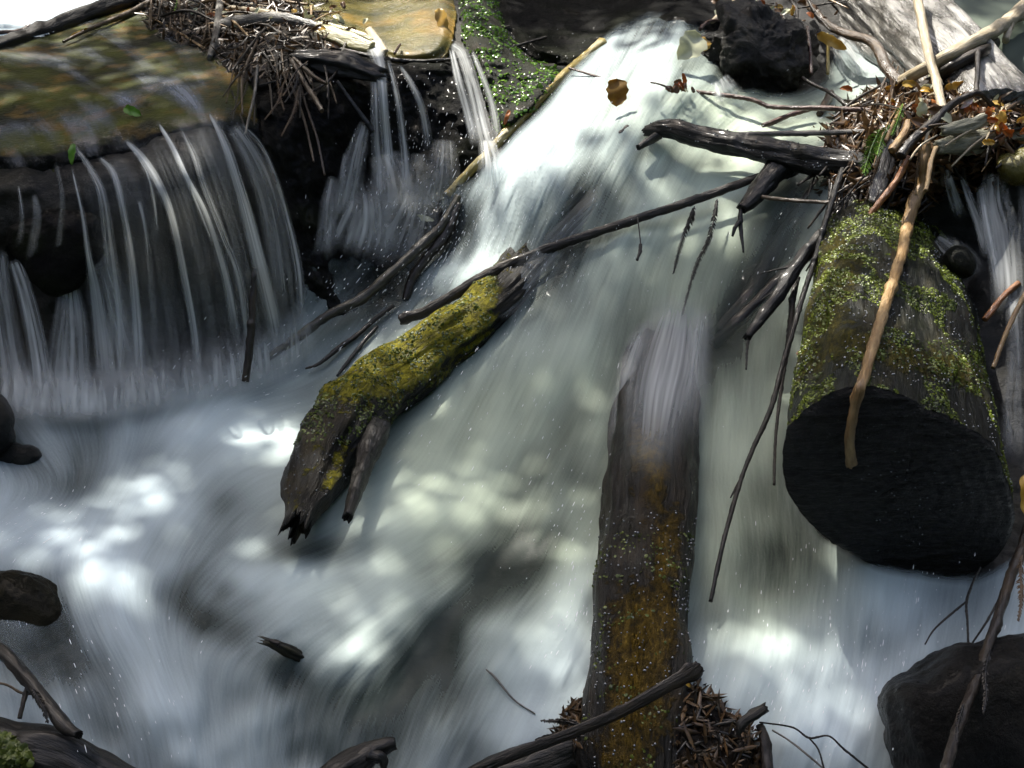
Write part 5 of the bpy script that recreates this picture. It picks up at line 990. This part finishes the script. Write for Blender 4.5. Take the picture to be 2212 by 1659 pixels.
# litter heaps and moss in a mass
def heap(name, lab, outline, depth, off, n, size, mats, seed):
    dome = blur(in_poly(PX, PY, outline).astype(float), 6)
    pts = np.array(outline, float); c = pts.mean(0); big = c + (pts - c) * 1.12
    o = patch(name, [tuple(q) for q in big], M['soil'], 0, 2, lambda v, x, y: off + depth * sstep(0, .9, dome[np.clip(((y - GY[0]) / G).astype(int), 0, len(GY) - 1), np.clip(((x - GX[0]) / G).astype(int), 0, len(GX) - 1)]) + .03 * fbm(v * 14 + seed, 4), thick=.12); tag(o, lab, "debris")
    for k, m_ in enumerate(mats):
        p, q = scatter_pts(o, n, None, seed + k); leaflets("leaf_litter" , p, q, size * (1 + .4 * k), M[m_], o, seed + k, 1.2, lift=.5, asp=.42)
    p, q = scatter_pts(o, 90, None, seed + 9); beads("glint_drops", p, q, .0017, M['drop'], o, seed)
    return o
heap("litter_heap", "heap of rotting red brown litter right of the wet log's foot", [(1470,1490),(1500,1482),(1540,1513),(1565,1549),(1595,1562),(1625,1600),(1640,1700),(1560,1760),(1440,1720),(1455,1580)], .12, -.02, 700, .007, ['fernd', 'fern'], 31)
heap("litter_heap", "dark litter clump between the fern tips and the wet log", [(1215,1560),(1240,1530),(1275,1512),(1290,1560),(1285,1620),(1230,1640),(1205,1610)], .09, -.02, 300, .007, ['fernd', 'fern'], 41)
heap("debris_heap", "tangled debris heap of litter and moss behind the sawn log", [(1800,300),(1840,255),(1890,225),(1960,195),(2050,190),(2150,215),(2240,220),(2260,300),(2180,340),(2050,345),(1980,420),(1900,470),(1830,460),(1800,380)], .09, -.03, 1500, .010, ['fernd', 'litter', 'fern'], 51)
heap("debris_heap", "tangled debris heap of sticks and bark left of the middle falls", [(310,30),(330,-30),(480,-50),(640,-20),(700,40),(690,110),(650,170),(560,190),(500,150),(440,100),(360,80)], .07, -.03, 1200, .009, ['fernd', 'fern'], 61)
p, q = scatter_pts(bank, 3600, lambda p, q, x, y, r: fbm(p * 10, 3) > -.15, 20); leaflets("moss", p, q, .0062, M['liver'], bank, 21)
p, q = scatter_pts(bank, 500, None, 22); beads("glint_drops", p, q, .0026, M['drop'], bank, 22)

# ================================================================== SPRAY thrown up from the falls
def spray():
    r = np.random.RandomState(33); xs, ys, sz = [], [], []
    for (x, y, sx, sy, n) in [(950,560,110,120,500),(1150,330,120,150,420),(1100,880,180,160,180),(850,700,120,80,160),(620,820,160,60,110),(1230,1250,40,110,120),(1000,450,130,120,260),(1560,480,120,120,80),(1900,1330,160,120,140),(80,1140,80,40,80),(240,1480,90,100,60),(1400,120,60,60,80),(1640,250,120,50,120),(880,260,70,120,120),(1700,1450,150,80,120)]:
        xs.append(r.normal(x, sx, n)); ys.append(r.normal(y, sy, n)); sz.append(np.full(n, 1.0))
    x, y = np.concatenate(xs), np.concatenate(ys); ok = (x > -100) & (x < 2300) & (y > 60) & (y < 1650); x, y = x[ok], y[ok]; n = len(x)
    off = np.abs(r.normal(.02, .05, n)) + .025; p = P(x, y, off); fx, fy = flow_at(x, y); p2 = P(x + fx * 8, y + fy * 8, off); d = p2 - p; d /= np.linalg.norm(d, axis=1)[:, None]
    beads("spray", p, np.zeros((n, 3)), .0006, M['spray'], None, 34, (d, 2.5 + r.gamma(1.6, 2.6, n)))["label"] = "fine white spray drops above the falling water"
spray()

# ---- unseen wood around the gully, added to block low sky light
def sky_block_wood():
    r = np.random.RandomState(77); n = 60000; a = r.uniform(0, 2 * math.pi, n); rad = r.uniform(8.5, 13, n); h = r.beta(1.1, 1.2, n) * (8.0 + 5.5 * sstep(.3, -.5, np.sin(a))) - .5
    p = np.stack([rad * np.cos(a), rad * np.sin(a) - .3, h], -1); k = fbm(p * .35, 3) > -.22; p = p[k]; n = len(p)
    q = r.normal(size=(n, 3)); q /= np.linalg.norm(q, axis=1)[:, None]
    o = leaflets("sky_block_wood", p, q, .17, M['canopy'], None, 78, .8); tag(o, "unseen dark wood added round the gully to block low sky light", "wood", None, "stuff")
sky_block_wood()
